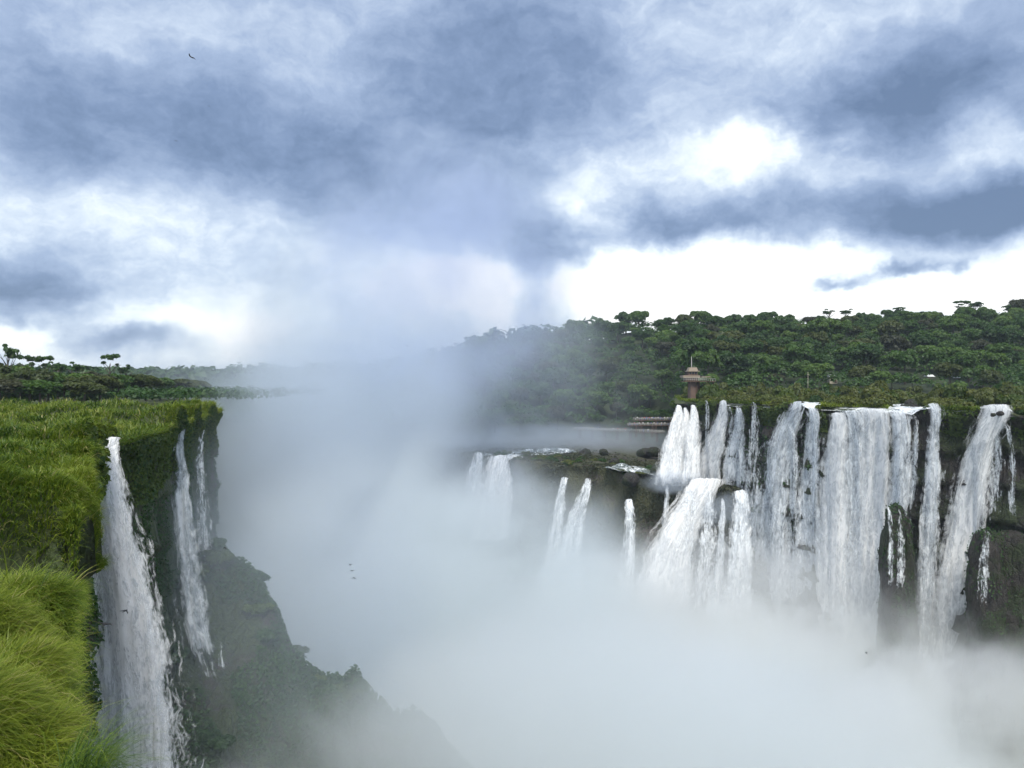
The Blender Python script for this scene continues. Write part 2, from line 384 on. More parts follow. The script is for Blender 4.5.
# talus slope below the near cliff
def talus(X, Y):
    ridge = np.interp(X, [-95, -70, -56, -50, -44, -38, -30, -21, -8, 6, 30, 60], [-28, -30, -33, -37, -42, -52, -55, -60, -66, -74, -88, -98])
    d = (Y-np.interp(X, [-70, -40, 0, 40], [158, 147, 138, 132]))
    z = ridge-np.abs(d)**1.12*np.where(d < 0, .33, .75)*(1+.35*fbm(X/12, Y/12, 2))
    b = 5.0*fbm(X/13, Y/13, 6, 3)+3.6*np.abs(fbm(X/5.5, Y/5.5, 8, 3))+1.1*fbm(X/1.9, Y/1.9, 1)
    return z+b
sheet('slope', -92, 62, 200, 70, 190, 170, talus, rockmat('slope_rock', .75), kind='structure')

# ---------------------------------------------------------------- leaf scatters
def leaves(name, C, N, size, mat, tint=None, spread=.6, aspect=1.0, out_mesh=False, rng=RNG):
    """one rhombus leaf clump per point C, normal near N"""
    n = len(C); N = N+rng.normal(0, spread, (n, 3)); N /= np.linalg.norm(N, axis=1)[:, None]
    A = np.cross(N, rng.normal(0, 1, (n, 3))); A /= np.linalg.norm(A, axis=1)[:, None]; B = np.cross(N, A)
    sz = (size*(.6+.8*rng.random(n)))[:, None] if np.isscalar(size) else (size*(.6+.8*rng.random(n)))[:, None]
    V = np.stack([C-A*sz*.55, C-B*sz*.33*aspect+N*sz*.12, C+A*sz*.55, C+B*sz*.33*aspect+N*sz*.12], 1).reshape(-1, 3)
    Fc = np.arange(4*n).reshape(n, 4)
    t = rng.random(n) if tint is None else tint
    me = mesh(name, V, Fc, (mat,), False, tint=np.repeat(np.clip(t, 0, 1), 4))
    return me
def crown_mesh(name, mat, rx, rz, lobes, leaf, per, flat=0.0, seed=0):
    rng = np.random.default_rng(seed); C = []; Nn = []; T = []
    L = []
    for i in range(lobes):
        a = rng.uniform(0, 2*math.pi); rr = math.sqrt(rng.uniform(0, 1))*.72
        h = (1-rr**2)**.5*rng.uniform(.35, 1.0)
        L.append((rr*rx*math.cos(a), rr*rx*math.sin(a), (h if not flat else rng.uniform(-.2, .6))*rz, rx*rng.uniform(.2, .38), rng.uniform(-.18, .18)))
    if not flat: L.append((0, 0, rz*.25, rx*.6, 0))
    for x, y, z, r, tt in L:
        n = int(per*(r/(rx*.33))**1.6)
        d = rng.normal(0, 1, (n, 3)); d /= np.linalg.norm(d, axis=1)[:, None]; d[:, 2] = np.where(d[:, 2] < -.35, -d[:, 2], d[:, 2])
        k = (rng.random(n)**.35)[:, None]*(1+.16*fbm(d[:, 0]*2+x, d[:, 1]*2+y, d[:, 2]*2)[:, None])
        zr = .82 if not flat else .5
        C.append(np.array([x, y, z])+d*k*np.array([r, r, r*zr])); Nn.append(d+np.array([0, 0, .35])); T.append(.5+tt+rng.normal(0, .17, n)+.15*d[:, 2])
    return leaves(name, np.concatenate(C), np.concatenate(Nn), leaf, mat, np.concatenate(T), .45, 1.5, rng=rng)
def trunk_mesh(name, h, r, rx, flat, seed):
    rng = random.Random(seed); mb = MB(); lean = rng.uniform(-.5, .5)
    mb.tube([(0, 0, -1.5), (lean*.2, 0, h*.35), (lean*.6, lean*.3, h*.7), (lean, lean*.4, h)], [r*1.5, r, r*.75, r*.45])
    for i in range(6):
        a = i*1.05+rng.uniform(-.3, .3); z0 = h*rng.uniform(.55, .95); l = rx*rng.uniform(.5, .8)
        e = (lean+math.cos(a)*l, math.sin(a)*l, h+(.5 if flat else rng.uniform(.2, 2.5)))
        mb.tube([(lean*.7, lean*.3, z0), ((lean+e[0])*.5, e[1]*.45, (z0+e[2])/2+.2), e], [r*.45, r*.3, r*.12], 5)
    return mb.me(name, M_bark, smooth=True)
M_leaf_treeolive = leafmat('leaf_treeolive', [(0, (.025, .04, .012)), (.5, (.06, .085, .02)), (1, (.12, .14, .035))])
KIND = {'olive': M_leaf_treeolive, 'dark': M_leaf_dark, 'mid': M_leaf_mid, 'pale': M_leaf_pale, 'brown': M_leaf_brown}
CR = {}
for k, mt in KIND.items():
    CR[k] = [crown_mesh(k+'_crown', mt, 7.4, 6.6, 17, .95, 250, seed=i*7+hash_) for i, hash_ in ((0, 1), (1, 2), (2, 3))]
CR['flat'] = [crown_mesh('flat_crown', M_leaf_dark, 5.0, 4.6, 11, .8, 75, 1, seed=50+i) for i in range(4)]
TR = {k: [trunk_mesh('trunk', 9, .38, 7, 0, i) for i in range(2)] for k in ('n',)}
TR['flat'] = [trunk_mesh('trunk', 14, .5, 6, 1, 9+i) for i in range(3)]
def tree(kind, x, y, z, sc, label, cat='tree', group=None, name='tree', hs=1.0, wide=1.0):
    t = thing(name, label, cat, (x, y, z), random.uniform(0, 6.28), group, (sc*wide, sc*wide, sc*hs))
    if kind == 'flat':
        put('trunk', random.choice(TR['flat']), t); put('crown', random.choice(CR['flat']), t, (0, 0, 14.3))
    else:
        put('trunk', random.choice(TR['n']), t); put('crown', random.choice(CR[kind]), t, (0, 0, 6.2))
    return t
KNAME = {'dark': 'dark green', 'mid': 'mid green', 'pale': 'bright yellow-green', 'brown': 'grey-green', 'olive': 'olive green'}
LODGES = [(832, 376, 385), (929, 376, 392), (955, 377, 392), (985, 375, 398)]
# trees of the hill
cand = []
Yc = 345.0
while Yc < 600:
    w = 15.5
    x = -330+random.uniform(0, 10)
    while x < 520:
        X = x+random.uniform(-4.5, 4.5); Y = Yc+random.uniform(-5, 5); px = X/Y*F+HX
        k = float(sstep(664, 694, px)); Db = 428*(1-k)+345*k
        if 410 < px < 1036 and Y > Db: cand.append((X, Y, px))
        x += w
    Yc += 17
bad = []
for X, Y, px in cand:
    skip = any(abs(px-l[0]) < 8 and l[2]-22 < Y < l[2]+6 for l in LODGES)
    if not skip: bad.append((X, Y, px))
cand = bad
cand.sort(key=lambda c: (.55 if c[2] < 520 else 1.0)*(1.3 if (c[1]-345)/255 > .35 and (c[1]-345)/255 < .9 else 1.8)+random.random()*.5, reverse=True)
print('TREES', len(cand)); cand = cand[:292]
for X, Y, px in cand:
    k = float(sstep(664, 694, px)); Db = 428*(1-k)+345*k; t = (Y-Db)/(YR-Db)
    kind = random.choices(['dark', 'mid', 'pale', 'brown', 'olive'], [.34, .30, .16, .06, .14])[0] if px > 560 else random.choices(['dark', 'mid', 'brown'], [.5, .25, .25])[0]
    z = float(hill(np.array(X), np.array(Y)))
    sc = random.choice((random.uniform(.6, .8), random.uniform(.8, 1.0), random.uniform(1.0, 1.25)))*(1.0 if t > .12 else .8)
    if px < 560: where = 'in the mist on the slope falling to the gorge'
    elif t < .2 and px < 690: where = 'at the foot of the slope behind the boardwalk'
    elif t < .2: where = 'in the front row of forest behind the river bushes'
    elif t > .75: where = 'high on the forest ridge under the skyline'
    else: where = 'half way up the forest slope above the falls'
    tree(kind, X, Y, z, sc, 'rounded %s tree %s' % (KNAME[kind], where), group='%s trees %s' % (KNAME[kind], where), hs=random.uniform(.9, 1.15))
# emergent trees on the skyline
EM = [ (860, 312, .6), (938, 312, .7), (455, 348, .6), (445, 352, .8), (477, 344, .8), (521, 336, .8), (546, 331, .7), (668, 318, .7), (728, 318, .75), (748, 317, .7), (768, 317, .7), (790, 314, .85), (812, 318, .7), (829, 311, 1.0), (846, 311, .95), (871, 315, .8), (888, 310, .8), (900, 309, 1.1), (921, 313, .8), (961, 303, 1.25), (975, 303, 1.2), (989, 311, .9), (1008, 307, .9), (1021, 310, .9)]
for i, (px, py, s) in enumerate(EM):
    D = 585+random.uniform(-8, 12); X, _, zt = P(px, py, D); g = float(hill(np.array(X), np.array(D)))
    s2 = s*1.15; h = max(zt-g, 9)
    if s < .88:
        s3 = random.uniform(.6, .8); kd = random.choice(['mid', 'olive', 'dark'])
        tree(kd, X, D, g, s3, 'small %s tree poking above the skyline ridge' % KNAME[kd], group='small %s trees poking above the skyline' % KNAME[kd], hs=h/(13.0*s3)); continue
    tree('flat', X, D, g, s2, 'flat-crowned tree standing clear of the skyline on the forest ridge', group='flat-crowned trees on the skyline ridge', hs=h/(16*s2))
# understory mass that closes the hill, and woods out to the horizon (too many to count)
def wood(name, X, Y, Z, h, r, leaf, per, mat, seed, label):
    rng = np.random.default_rng(seed); n = len(X)
    d = rng.normal(0, 1, (n, per, 3)); d /= np.linalg.norm(d, axis=2)[:, :, None]; d[..., 2] = np.abs(d[..., 2])
    rr = (r*(.7+.6*rng.random(n)))[:, None, None]
    C = np.stack([X, Y, Z+h*(.7+.5*rng.random(n))], 1)[:, None, :]+d*rr*(.75+.3*rng.random((n, per, 1)))*np.array([1, 1, .8])
    tt = (rng.random(n)[:, None]*.5+.25+rng.normal(0, .12, (n, per)))
    me = leaves(name, C.reshape(-1, 3), (d+np.array([0, 0, .4])).reshape(-1, 3), leaf, mat, tt.ravel(), .4, 1.5, rng=rng)
    put(name, me, label=label, category='woods', kind='stuff')
n = 4200
Yw = RNG.uniform(345, 640, n); Xw = RNG.uniform(-230, 640, n); pw = Xw/Yw*F+HX
kk = sstep(664, 694, pw); keep = (Yw > 430*(1-kk)+343*kk)
for l in LODGES: keep &= ~((np.abs(pw-l[0]) < 6) & (Yw < l[2]+8) & (Yw > l[2]-12))
Xw, Yw = Xw[keep], Yw[keep]
wood('forest', Xw, Yw, hill(Xw, Yw), 4.6, 4.4, 1.1, 62, M_leaf_dark, 5, 'dense dark undergrowth closing the gaps between the trees of the hill')
n = 5200
Yw = np.exp(RNG.uniform(math.log(620), math.log(3200), n)); Xw = (RNG.uniform(-.95, .95, n))*Yw
keep = ~((Yw < 700) & (Xw > 80)); Xw, Yw = Xw[keep], Yw[keep]
Zw = np.maximum(np.where(Yw < 1480, hill(Xw, Yw), -9), farland(Xw, Yw))
wood('woods', Xw, Yw, Zw, 9, 11, 4.5, 46, M_leaf_dark, 6, 'distant wooded ridge along the horizon beyond the mist')

# ---------------------------------------------------------------- trees behind the near plateau
LT = [  # px, py top, D, kind, wide
    (-12, 366, 245, 'olive'), (8, 357, 250, 'flat'), (14, 372, 262, 'mid'), (30, 372, 240, 'olive'), (27, 366, 268, 'flat'), (45, 367, 262, 'flat'), (48, 377, 246, 'mid'), (58, 371, 270, 'flat'), (64, 380, 250, 'olive'),
    (76, 371, 275, 'flat'), (82, 378, 262, 'mid'), (96, 377, 268, 'brown'), (100, 380, 250, 'olive'), (110, 365, 280, 'flat'), (118, 377, 275, 'mid'), (132, 377, 290, 'olive'), (126, 373, 300, 'flat'), (146, 379, 310, 'olive'), (160, 380, 330, 'mid'), (0, 378, 235, 'olive'), (-40, 372, 240, 'mid'), (178, 382, 340, 'olive'),
    (20, 384, 232, 'brown'), (40, 385, 232, 'mid'), (84, 386, 240, 'olive'), (196, 383, 350, 'olive')]
LTL = {'flat': 'flat-topped dark tree rising above the trees beyond the grassy plateau', 'olive': 'olive green tree in the row beyond the grassy plateau', 'mid': 'mid green tree in the row beyond the grassy plateau', 'brown': 'brownish tree in the row beyond the grassy plateau'}
for px, py, D, kind in LT:
    X, _, zt = P(px, py, D); base = -6.5; h = (zt-base)*1.12+.6
    if kind == 'flat': s = .62; hs = h/(16*s)
    else: s = .85; hs = h/(13.5*s)
    lab = LTL[kind]; grp = kind+' trees beyond the grassy plateau'
    if (px, py) == (8, 357): lab, grp = 'tallest umbrella-shaped tree at the edge of the plateau tree row, crown spread wide', None
    if (px, py) == (110, 365): lab, grp = 'tall thin-crowned tree standing alone above the low end of the plateau tree row', None
    tree(kind, X, D, base, s, lab, group=grp, hs=hs, wide=1.1)
n = 420
Xw = RNG.uniform(-230, -90, n); Yw = 228+RNG.random(n)*150+(Xw+230)*.15
wood('undergrowth', Xw, Yw, -6.5+0*Xw, 2.2, 3.2, 1.1, 60, M_leaf_dark, 8, 'low dark undergrowth at the foot of the plateau trees')
# far left plateau floor beyond its rim so that the trees stand on land
sheet('plateau', -1200, -90, 160, 212, 760, 60, lambda X, Y: -6.6+.5*fbm(X/14, Y/14, 3)-90*sstep(-2, 3, X-(-97-np.maximum(Y-216, 0)*.32)), M_turf, kind='structure')

# ---------------------------------------------------------------- grass blades
def blades(name, Rt, dirx, L, W, tint, seg=4, droop=.9, label=None):
    n = len(Rt); rng = RNG
    az = np.arctan2(dirx[:, 1], dirx[:, 0])+rng.normal(0, .7, n)
    tilt = np.clip(rng.normal(.45, .25, n), .05, 1.2)
    V = np.empty((n, seg+1, 2, 3)); p = Rt.copy(); t = tilt.copy()
    side = np.stack([-np.sin(az+rng.normal(0, .5, n)), np.cos(az), 0*az], 1)
    side /= np.linalg.norm(side, axis=1)[:, None]
    dr = droop*rng.uniform(.5, 1.4, n)
    for k in range(seg+1):
        w = W*(1-(k/seg)**1.6)*.5+W*.04
        V[:, k, 0] = p-side*w[:, None]; V[:, k, 1] = p+side*w[:, None]
        d = np.stack([np.cos(az)*np.sin(t), np.sin(az)*np.sin(t), np.cos(t)], 1)
        p = p+d*(L/seg)[:, None]; t = t+dr*1.9/seg
    V = V.reshape(-1, 3); b = (np.arange(n)*(seg+1)*2)[:, None]+(np.arange(seg)*2)[None, :]
    b = b.ravel(); Fc = np.stack([b, b+1, b+3, b+2], 1)
    me = mesh(name, V, Fc, (M_grass,), True, tint=np.repeat(tint, (seg+1)*2))
    return me
def grad(X, Y, e=.12):
    return np.stack([-(zleft(X+e, Y)-zleft(X-e, Y))/(2*e), -(zleft(X, Y+e)-zleft(X, Y-e))/(2*e)], 1)
def grass_patch(n, D0, D1, Lf, Wf, seg, name, label, xl=-60):
    D = np.exp(RNG.uniform(math.log(D0), math.log(D1), n))
    rx = rimx_l(D); xmin = (xl-HX)/F*D
    u = RNG.random(n); X = xmin+(rx+.05-xmin)*u
    ne = n//5; X[:ne] = rx[:ne]-np.abs(RNG.normal(0, .25+D[:ne]*.004, ne))       # the overhanging fringe
    Z = zleft(X, D); g = grad(X, D)
    gx = g+RNG.normal(0, .35, g.shape); gx[:ne, 0] += .5
    clump = fbm(X*.9/np.maximum(D/14, 1), D*.9/np.maximum(D/14, 1), 5, 3); patch = fbm(X/8, D/11, 8, 3)
    tint = np.clip(.60+.34*clump+.44*patch+.05*(D < 45)+RNG.normal(0, .17, n)-.07*np.clip((D-25)/50, 0, 1), 0, 1)
    dry = RNG.random(n) < .035; tint[dry] = 1
    L = Lf(D)*(.6+.8*RNG.random(n)); L[RNG.random(n) < .03] *= 1.7; W = Wf(D)*(.6+.8*RNG.random(n))
    me = blades(name, np.stack([X, D, Z-.05], 1), gx, L, W, tint, seg, 1.0)
    put(name, me, label=label, category='grass', kind='stuff')
grass_patch(85000, 4.3, 15, lambda D: .27+.012*D, lambda D: .004+.0008*D, 5, 'grass', 'long arching yellow-green grass on the nearest mounds at the cliff edge')
grass_patch(90000, 15, 45, lambda D: .30+.006*D, lambda D: .006+.0010*D, 3, 'grass', 'thick tufts of grass on the rounded hummocks behind the nearest mounds', -80)
grass_patch(120000, 45, 199, lambda D: .32+.0055*D, lambda D: .02+.0011*D, 2, 'grass', 'olive marsh grass covering the flat top of the plateau', -80)

n = 520; D = RNG.uniform(4.5, 5.6, n); X = (RNG.uniform(60, 102, n)-HX)/F*D; Zb = (HY-RNG.uniform(765, 800, n))/F*D
me = blades('grass', np.stack([X, D, Zb], 1), np.stack([RNG.uniform(.5, 1.6, n), RNG.normal(0, .5, n)], 1), RNG.uniform(.28, .62, n), RNG.uniform(.003, .007, n), np.clip(RNG.normal(.22, .22, n), 0, 1), 7, .9)
put('grass', me, label='dark long grass blades arching out over the falling water at the very bottom', category='grass', kind='stuff')
# hanging plants on the near cliff
def scatter_on(V, rows, cols, n, dens=None, rng=RNG):
    a = rng.integers(rows[0], rows[1]-1, n); b = rng.integers(cols[0], cols[1]-1, n); u = rng.random((n, 1)); v = rng.random((n, 1))
    p00, p10, p01 = V[a, b], V[a+1, b], V[a, b+1]
    C = p00+(p10-p00)*u+(p01-p00)*v; N = np.cross(p01-p00, p10-p00); N /= np.linalg.norm(N, axis=1)[:, None]+1e-9
    return C, N
FGAP = [(674, 697), (717, 727), (733, 743), (750, 756), (788, 804), (805, 819), (828, 910), (927, 940), (979, 1009)]
def plants_on_cliff(V, rows, n, size, mat, thr, sc, label, seed, side, gaps=None):
    C, N = scatter_on(V, rows, (0, V.shape[1]), n)
    N = N*np.sign((N*side).sum(1)+1e-6)[:, None]
    k = fbm(C[:, 0]/sc, C[:, 1]/sc, C[:, 2]/sc*.6, 3) > thr+RNG.normal(0, .08, n)
    if gaps:
        q = C[:, 0]/C[:, 1]*F+HX
        for a, b in gaps: k &= ~((q > a) & (q < b))
    C, N = C[k], N[k]; C = C+N*RNG.uniform(.0, .5, (len(C), 1))
    tt = .5+.5*fbm(C[:, 0]/3, C[:, 1]/3, C[:, 2]/3)+RNG.normal(0, .15, len(C))
    sz = size(np.abs(C[:, 1])) if callable(size) else size
    put('hanging_foliage', leaves('hanging_foliage', C, N+np.array([0, 0, .4]), sz, mat, tt, .5, 1.3), label=label, category='foliage', kind='stuff')
js = np.where((VL[ninL, :, 1] > 40))[0]
plants_on_cliff(VL[:, js], (ninL-1, ninL+60), 130000, .42, M_leaf_dark, -.12, 9, 'dark green plants clinging to the near cliff beside the falls', 1, np.array([1, -.3, 0]))
plants_on_cliff(VL[:, js], (ninL-2, ninL+9), 45000, .45, M_leaf_shrub, -.5, 6, 'grass and shrubs hanging over the near cliff edge', 1, np.array([1, -.3, .3]))
plants_on_cliff(VR, (ninR-1, ninR+40), 22000, .9, M_leaf_dark, .12, 11, 'dark plants on the wet rock between the far falls', 2, np.array([-1, -.5, 0]))
plants_on_cliff(VR, (ninR-2, ninR+7), 60000, .8, M_leaf_shrub, -.15, 7, 'grass and ferns draped over the far rim between the falls', 3, np.array([-1, -.5, .3]), FGAP)
plants_on_cliff(VLEDGE, (4, 75), 60000, .9, M_leaf_brown, -.15, 12, 'brownish bushes covering the ledge below the falls', 2, np.array([-.2, -1, .6]))
X = RNG.uniform(-88, 50, 150000); Y = RNG.uniform(100, 180, 150000); Z = talus(X, Y)
k = fbm(X/8, Y/8, 2, 3) > -.12; X, Y, Z = X[k], Y[k], Z[k]
put('scrub', leaves('scrub', np.stack([X, Y, Z+RNG.random(len(X))*.9], 1), np.tile([0, -.4, .9], (len(X), 1)), .5, M_leaf_dark, .45+.5*fbm(X/4, Y/4, 3)+RNG.normal(0, .15, len(X)), .5, 1.4), label='dark scrub over the boulder slope at the foot of the near cliff', category='scrub', kind='stuff')

# ---------------------------------------------------------------- waterfalls
VRf = VR[ninR+12]                                                    # a horizontal line of the far wall
def wallD(px):
    pp = VRf[:, 0]/VRf[:, 1]*F+HX; k = (VRf[:, 1] > 50) & (pp < 1300)
    o = np.argsort(pp[k]); return np.interp(px, pp[k][o], VRf[k][:, 1][o])
VRt = VR[ninR-1]
def rimD(px):
    pp = VRt[:, 0]/VRt[:, 1]*F+HX; k = (VRt[:, 1] > 50) & (pp < 1300); o = np.argsort(pp[k]); return np.interp(px, pp[k][o], VRt[k][:, 1][o])
def fall(path, mat, label, D=None, bulge=2.0, layers=2, group=None, arch=.18, depth_amp=.45, edge=1.0, name='waterfall', wobble=.22):
    """path: (px centre, py, width px) from lip to foot"""
    path = np.array(path, float); D0 = D if D is not None else None
    ny = 90; nx = 30
    tt = np.linspace(0, 1, ny); pp = np.linspace(0, 1, len(path))
    path[0, 1] -= 2.6 if D is None else 0
    # parametrise by height for even rows
    py = np.interp(tt, np.linspace(0, 1, 2), [path[0, 1], path[-1, 1]])
    cx = np.interp(py, path[:, 1], path[:, 0]); wd = np.interp(py, path[:, 1], path[:, 2])
    for _ in range(6): cx[1:-1] = (cx[:-2]+2*cx[1:-1]+cx[2:])/4; wd[1:-1] = (wd[:-2]+2*wd[1:-1]+wd[2:])/4
    Vs = []; Fs = []; E = []; UV = []
    sd = random.uniform(0, 500); drop0 = None
    for ly in range(layers):
        u = np.linspace(-1, 1, nx)[None, :]
        wl = wd[:, None]*(.5 if ly == 0 else .5*(1.12+.1*ly))
        wob = 1+wobble*fbm(py[:, None]/16+sd, np.sign(u)*3+0*py[:, None], ly, 3)*np.abs(u)
        PX = cx[:, None]+u*wl*wob+0*py[:, None]
        base = (wallD(PX) if D0 is None else (np.interp(py, *D0)[:, None] if isinstance(D0, tuple) else D0)+0*PX)
        h = (py[:, None]-py[0])/F*base                               # metres fallen
        if D0 is None:
            kk = np.exp(-np.clip(h, 0, 99)/12); base = base*(1-kk)+np.minimum(base, rimD(PX)-.5)*kk
        um = u*wl/F*base
        rid = fbm(um/1.1+sd, h/14+ly*7, ly, 4)*depth_amp*2+fbm(um/.35+sd, h/3.5, ly+4, 3)*depth_amp*.7
        b = 1.1*(1-np.exp(-h/2.5))*bulge+np.sqrt(np.clip(h, 0, 100))*.22*bulge*.5-np.exp(-h/1.0)*.5
        DD = base-b-ly*.5-rid*sstep(0, 4, h)-arch*wl/F*base*(1-u*u)
        PYY = py[:, None]+0*PX-np.clip(1-h/2, 0, 1)*(rid*1.3)+(u*u)*np.clip(1-h/3, 0, 1)*1.5
        V = np.stack([(PX-HX)/F*base, DD, (HY-PYY)/F*base], -1)
        Fs.append(grid_faces(ny, nx)+ly*ny*nx); Vs.append(V.reshape(-1, 3))
        e = np.clip((1-np.abs(u))**(1.5 if edge == 1.25 else 1)*edge*1.6, 0, 1)*np.clip(.75+h/4, 0, 1)*(1-sstep(.84, .985, tt)[:, None])-(0 if ly == 0 else .45)
        E.append(np.clip(e+0*PX, 0, 1).ravel()); UV.append(np.stack([um+ly*31, h+ly*17], -1).reshape(-1, 2))
    me = mesh(name, np.concatenate(Vs), np.concatenate(Fs), (mat,), True, tint=np.concatenate(E), uv=np.concatenate(UV))
    return put(name, me, label=label, category='waterfall', group=group)
GR = 'falls over the far river rim'; GL = 'falls off the ledge below the tower'; GN = 'falls of the near cliff'
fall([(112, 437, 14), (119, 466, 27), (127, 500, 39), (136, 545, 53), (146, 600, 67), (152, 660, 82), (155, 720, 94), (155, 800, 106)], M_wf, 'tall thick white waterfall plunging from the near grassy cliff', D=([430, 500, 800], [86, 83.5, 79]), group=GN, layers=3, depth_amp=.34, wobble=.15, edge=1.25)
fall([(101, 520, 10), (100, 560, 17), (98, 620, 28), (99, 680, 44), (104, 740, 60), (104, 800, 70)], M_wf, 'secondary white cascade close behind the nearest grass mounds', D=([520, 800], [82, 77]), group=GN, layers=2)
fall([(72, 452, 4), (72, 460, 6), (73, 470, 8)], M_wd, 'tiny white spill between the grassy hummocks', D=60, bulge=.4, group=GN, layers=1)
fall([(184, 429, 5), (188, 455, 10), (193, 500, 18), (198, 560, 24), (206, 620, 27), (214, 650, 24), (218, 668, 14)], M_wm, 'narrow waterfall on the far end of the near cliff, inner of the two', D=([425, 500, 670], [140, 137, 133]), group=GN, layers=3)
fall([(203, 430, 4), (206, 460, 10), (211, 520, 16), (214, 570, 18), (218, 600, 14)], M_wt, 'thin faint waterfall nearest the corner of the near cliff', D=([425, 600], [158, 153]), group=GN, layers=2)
fall([(221, 640, 3), (222, 655, 7), (224, 668, 9)], M_wt, 'small trickle on the dark boulders below the near cliff', D=131, group=GN, bulge=.4, layers=2)
fall([(679, 405, 5), (677, 420, 13), (672, 445, 24), (668, 484, 34)], M_wd, 'white fan fall on the outer corner below the tower', D=([400, 484], [297, 286]), group=GR, layers=2, edge=1.3)
fall([(685.5, 408, 4), (684.5, 425, 11), (682, 450, 17), (680, 483, 22)], M_wd, 'slim middle prong of the white fan below the tower', D=([400, 484], [294, 287]), group=GR, layers=2)
fall([(693, 405, 5), (692, 425, 13), (690, 455, 17), (689, 485, 20)], M_wd, 'inner prong of the white fan below the tower', D=([400, 484], [290, 283]), group=GR, layers=2)
fall([(706, 403, 3), (705, 430, 5), (704, 470, 7)], M_wt, 'hair-thin strand on dark rock just beside the white fan', group=GR, layers=2)
fall([(723, 403, 7), (719, 420, 13), (713, 440, 18), (707, 460, 24), (702, 492, 36)], M_wd, 'curving white fall sweeping down beside the fan falls', group=GR, layers=3)
fall([(730, 409, 3), (728, 440, 6), (726, 486, 10)], M_wt, 'faint thread between two white falls right of the fan', group=GR, layers=2)
fall([(738, 410, 7), (735, 430, 15), (732, 455, 22), (729, 492, 32)], M_wm, 'broken white fall above the ledge cascades', group=GR, layers=3)
fall([(753, 405, 6), (752, 430, 12), (749, 470, 18), (745, 580, 34)], M_wt, 'thin veil of strands next to the big stepped fall', group=GR, layers=2)
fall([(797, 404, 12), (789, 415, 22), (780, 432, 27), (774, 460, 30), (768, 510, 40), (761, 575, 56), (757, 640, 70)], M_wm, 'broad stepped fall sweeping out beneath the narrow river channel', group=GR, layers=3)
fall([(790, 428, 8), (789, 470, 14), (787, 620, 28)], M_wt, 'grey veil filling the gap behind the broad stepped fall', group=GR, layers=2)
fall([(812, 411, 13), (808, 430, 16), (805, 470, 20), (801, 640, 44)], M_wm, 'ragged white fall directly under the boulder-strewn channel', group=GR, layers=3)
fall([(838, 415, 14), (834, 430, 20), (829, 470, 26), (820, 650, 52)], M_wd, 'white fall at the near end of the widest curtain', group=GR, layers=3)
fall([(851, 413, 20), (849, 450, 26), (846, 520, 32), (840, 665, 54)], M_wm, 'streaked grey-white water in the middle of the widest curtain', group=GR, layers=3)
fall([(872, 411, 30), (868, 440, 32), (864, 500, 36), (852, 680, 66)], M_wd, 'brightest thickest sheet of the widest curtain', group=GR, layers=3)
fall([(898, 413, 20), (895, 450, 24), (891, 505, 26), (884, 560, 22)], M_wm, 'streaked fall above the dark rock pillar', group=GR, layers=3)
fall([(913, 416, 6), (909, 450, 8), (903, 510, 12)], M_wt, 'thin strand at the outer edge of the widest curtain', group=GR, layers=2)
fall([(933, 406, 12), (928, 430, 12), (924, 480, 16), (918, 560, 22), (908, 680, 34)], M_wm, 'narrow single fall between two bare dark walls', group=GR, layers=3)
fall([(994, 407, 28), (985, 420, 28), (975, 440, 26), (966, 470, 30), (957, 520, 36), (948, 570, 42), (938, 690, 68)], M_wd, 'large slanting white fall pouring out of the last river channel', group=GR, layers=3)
fall([(991, 422, 8), (987, 450, 14), (983, 520, 18)], M_wt, 'grey veil hanging beside the large slanting fall', group=GR, layers=2)
fall([(1004, 424, 4), (1004, 460, 6), (1003, 525, 9)], M_wt, 'outermost thread of water against the green rock wall', group=GR, layers=2)
fall([(988, 530, 5), (983, 560, 9), (981, 605, 12)], M_wt, 'little trickle off the low buttress under the outermost thread', D=181.5, group=GR, layers=2, bulge=.5)
fall([(889, 507, 3), (890, 530, 5), (888, 590, 9)], M_wt, 'fine trickles running down the left face of the dark pillar', D=200.5, bulge=.4, group=GR, layers=2)
fall([(899, 509, 4), (900, 540, 7), (898, 590, 9)], M_wt, 'fine trickles between the dark pillar and its shoulder', D=201.5, bulge=.4, group=GR, layers=2)
# lower tier
LF = lambda px, off=3: float(ledge_front(np.array((px-HX)/F*300)))-off
fall([(706, 478, 28), (695, 495, 36), (680, 520, 40), (668, 550, 46), (650, 640, 70)], M_wd, 'wide white slide pouring off the ledge below the fan', D=([470, 600], [276, 262]), group=GL, layers=3)
fall([(690, 487, 8), (688, 510, 14), (680, 620, 28)], M_wt, 'veil over brown rock beside the wide white slide', D=([470, 600], [272, 262]), group=GL, layers=2)
fall([(722, 498, 4), (719, 525, 8), (710, 625, 22)], M_wm, 'slim white thread over brown rock on the lower tier', D=([470, 600], [266, 256]), group=GL, layers=2)
fall([(708, 488, 12), (707, 510, 16), (700, 620, 32)], M_wt, 'broken trickles between the slide and the slim thread', D=([470, 600], [270, 258]), group=GL, layers=2)
fall([(740, 490, 16), (738, 520, 22), (731, 640, 46)], M_wm, 'splashing lower step beneath the broken white fall', D=([470, 600], [262, 250]), group=GL, layers=3)
fall([(629, 499, 9), (628, 530, 13), (624, 640, 28)], M_wm, 'short pale fall halfway down the mossy ledge face', D=([480, 600], [284, 274]), group=GL, layers=2)
fall([(667, 486, 3), (665, 500, 6), (662, 530, 9)], M_wm, 'small spout at the edge of the mossy ledge', D=([480, 600], [282, 274]), group=GL, layers=2)
fall([(588, 478, 7), (583, 495, 13), (574, 520, 22), (560, 620, 48)], M_wm, 'forked white cascade leaning down the mossy ledge', D=([480, 600], [306, 292]), group=GL, layers=2)
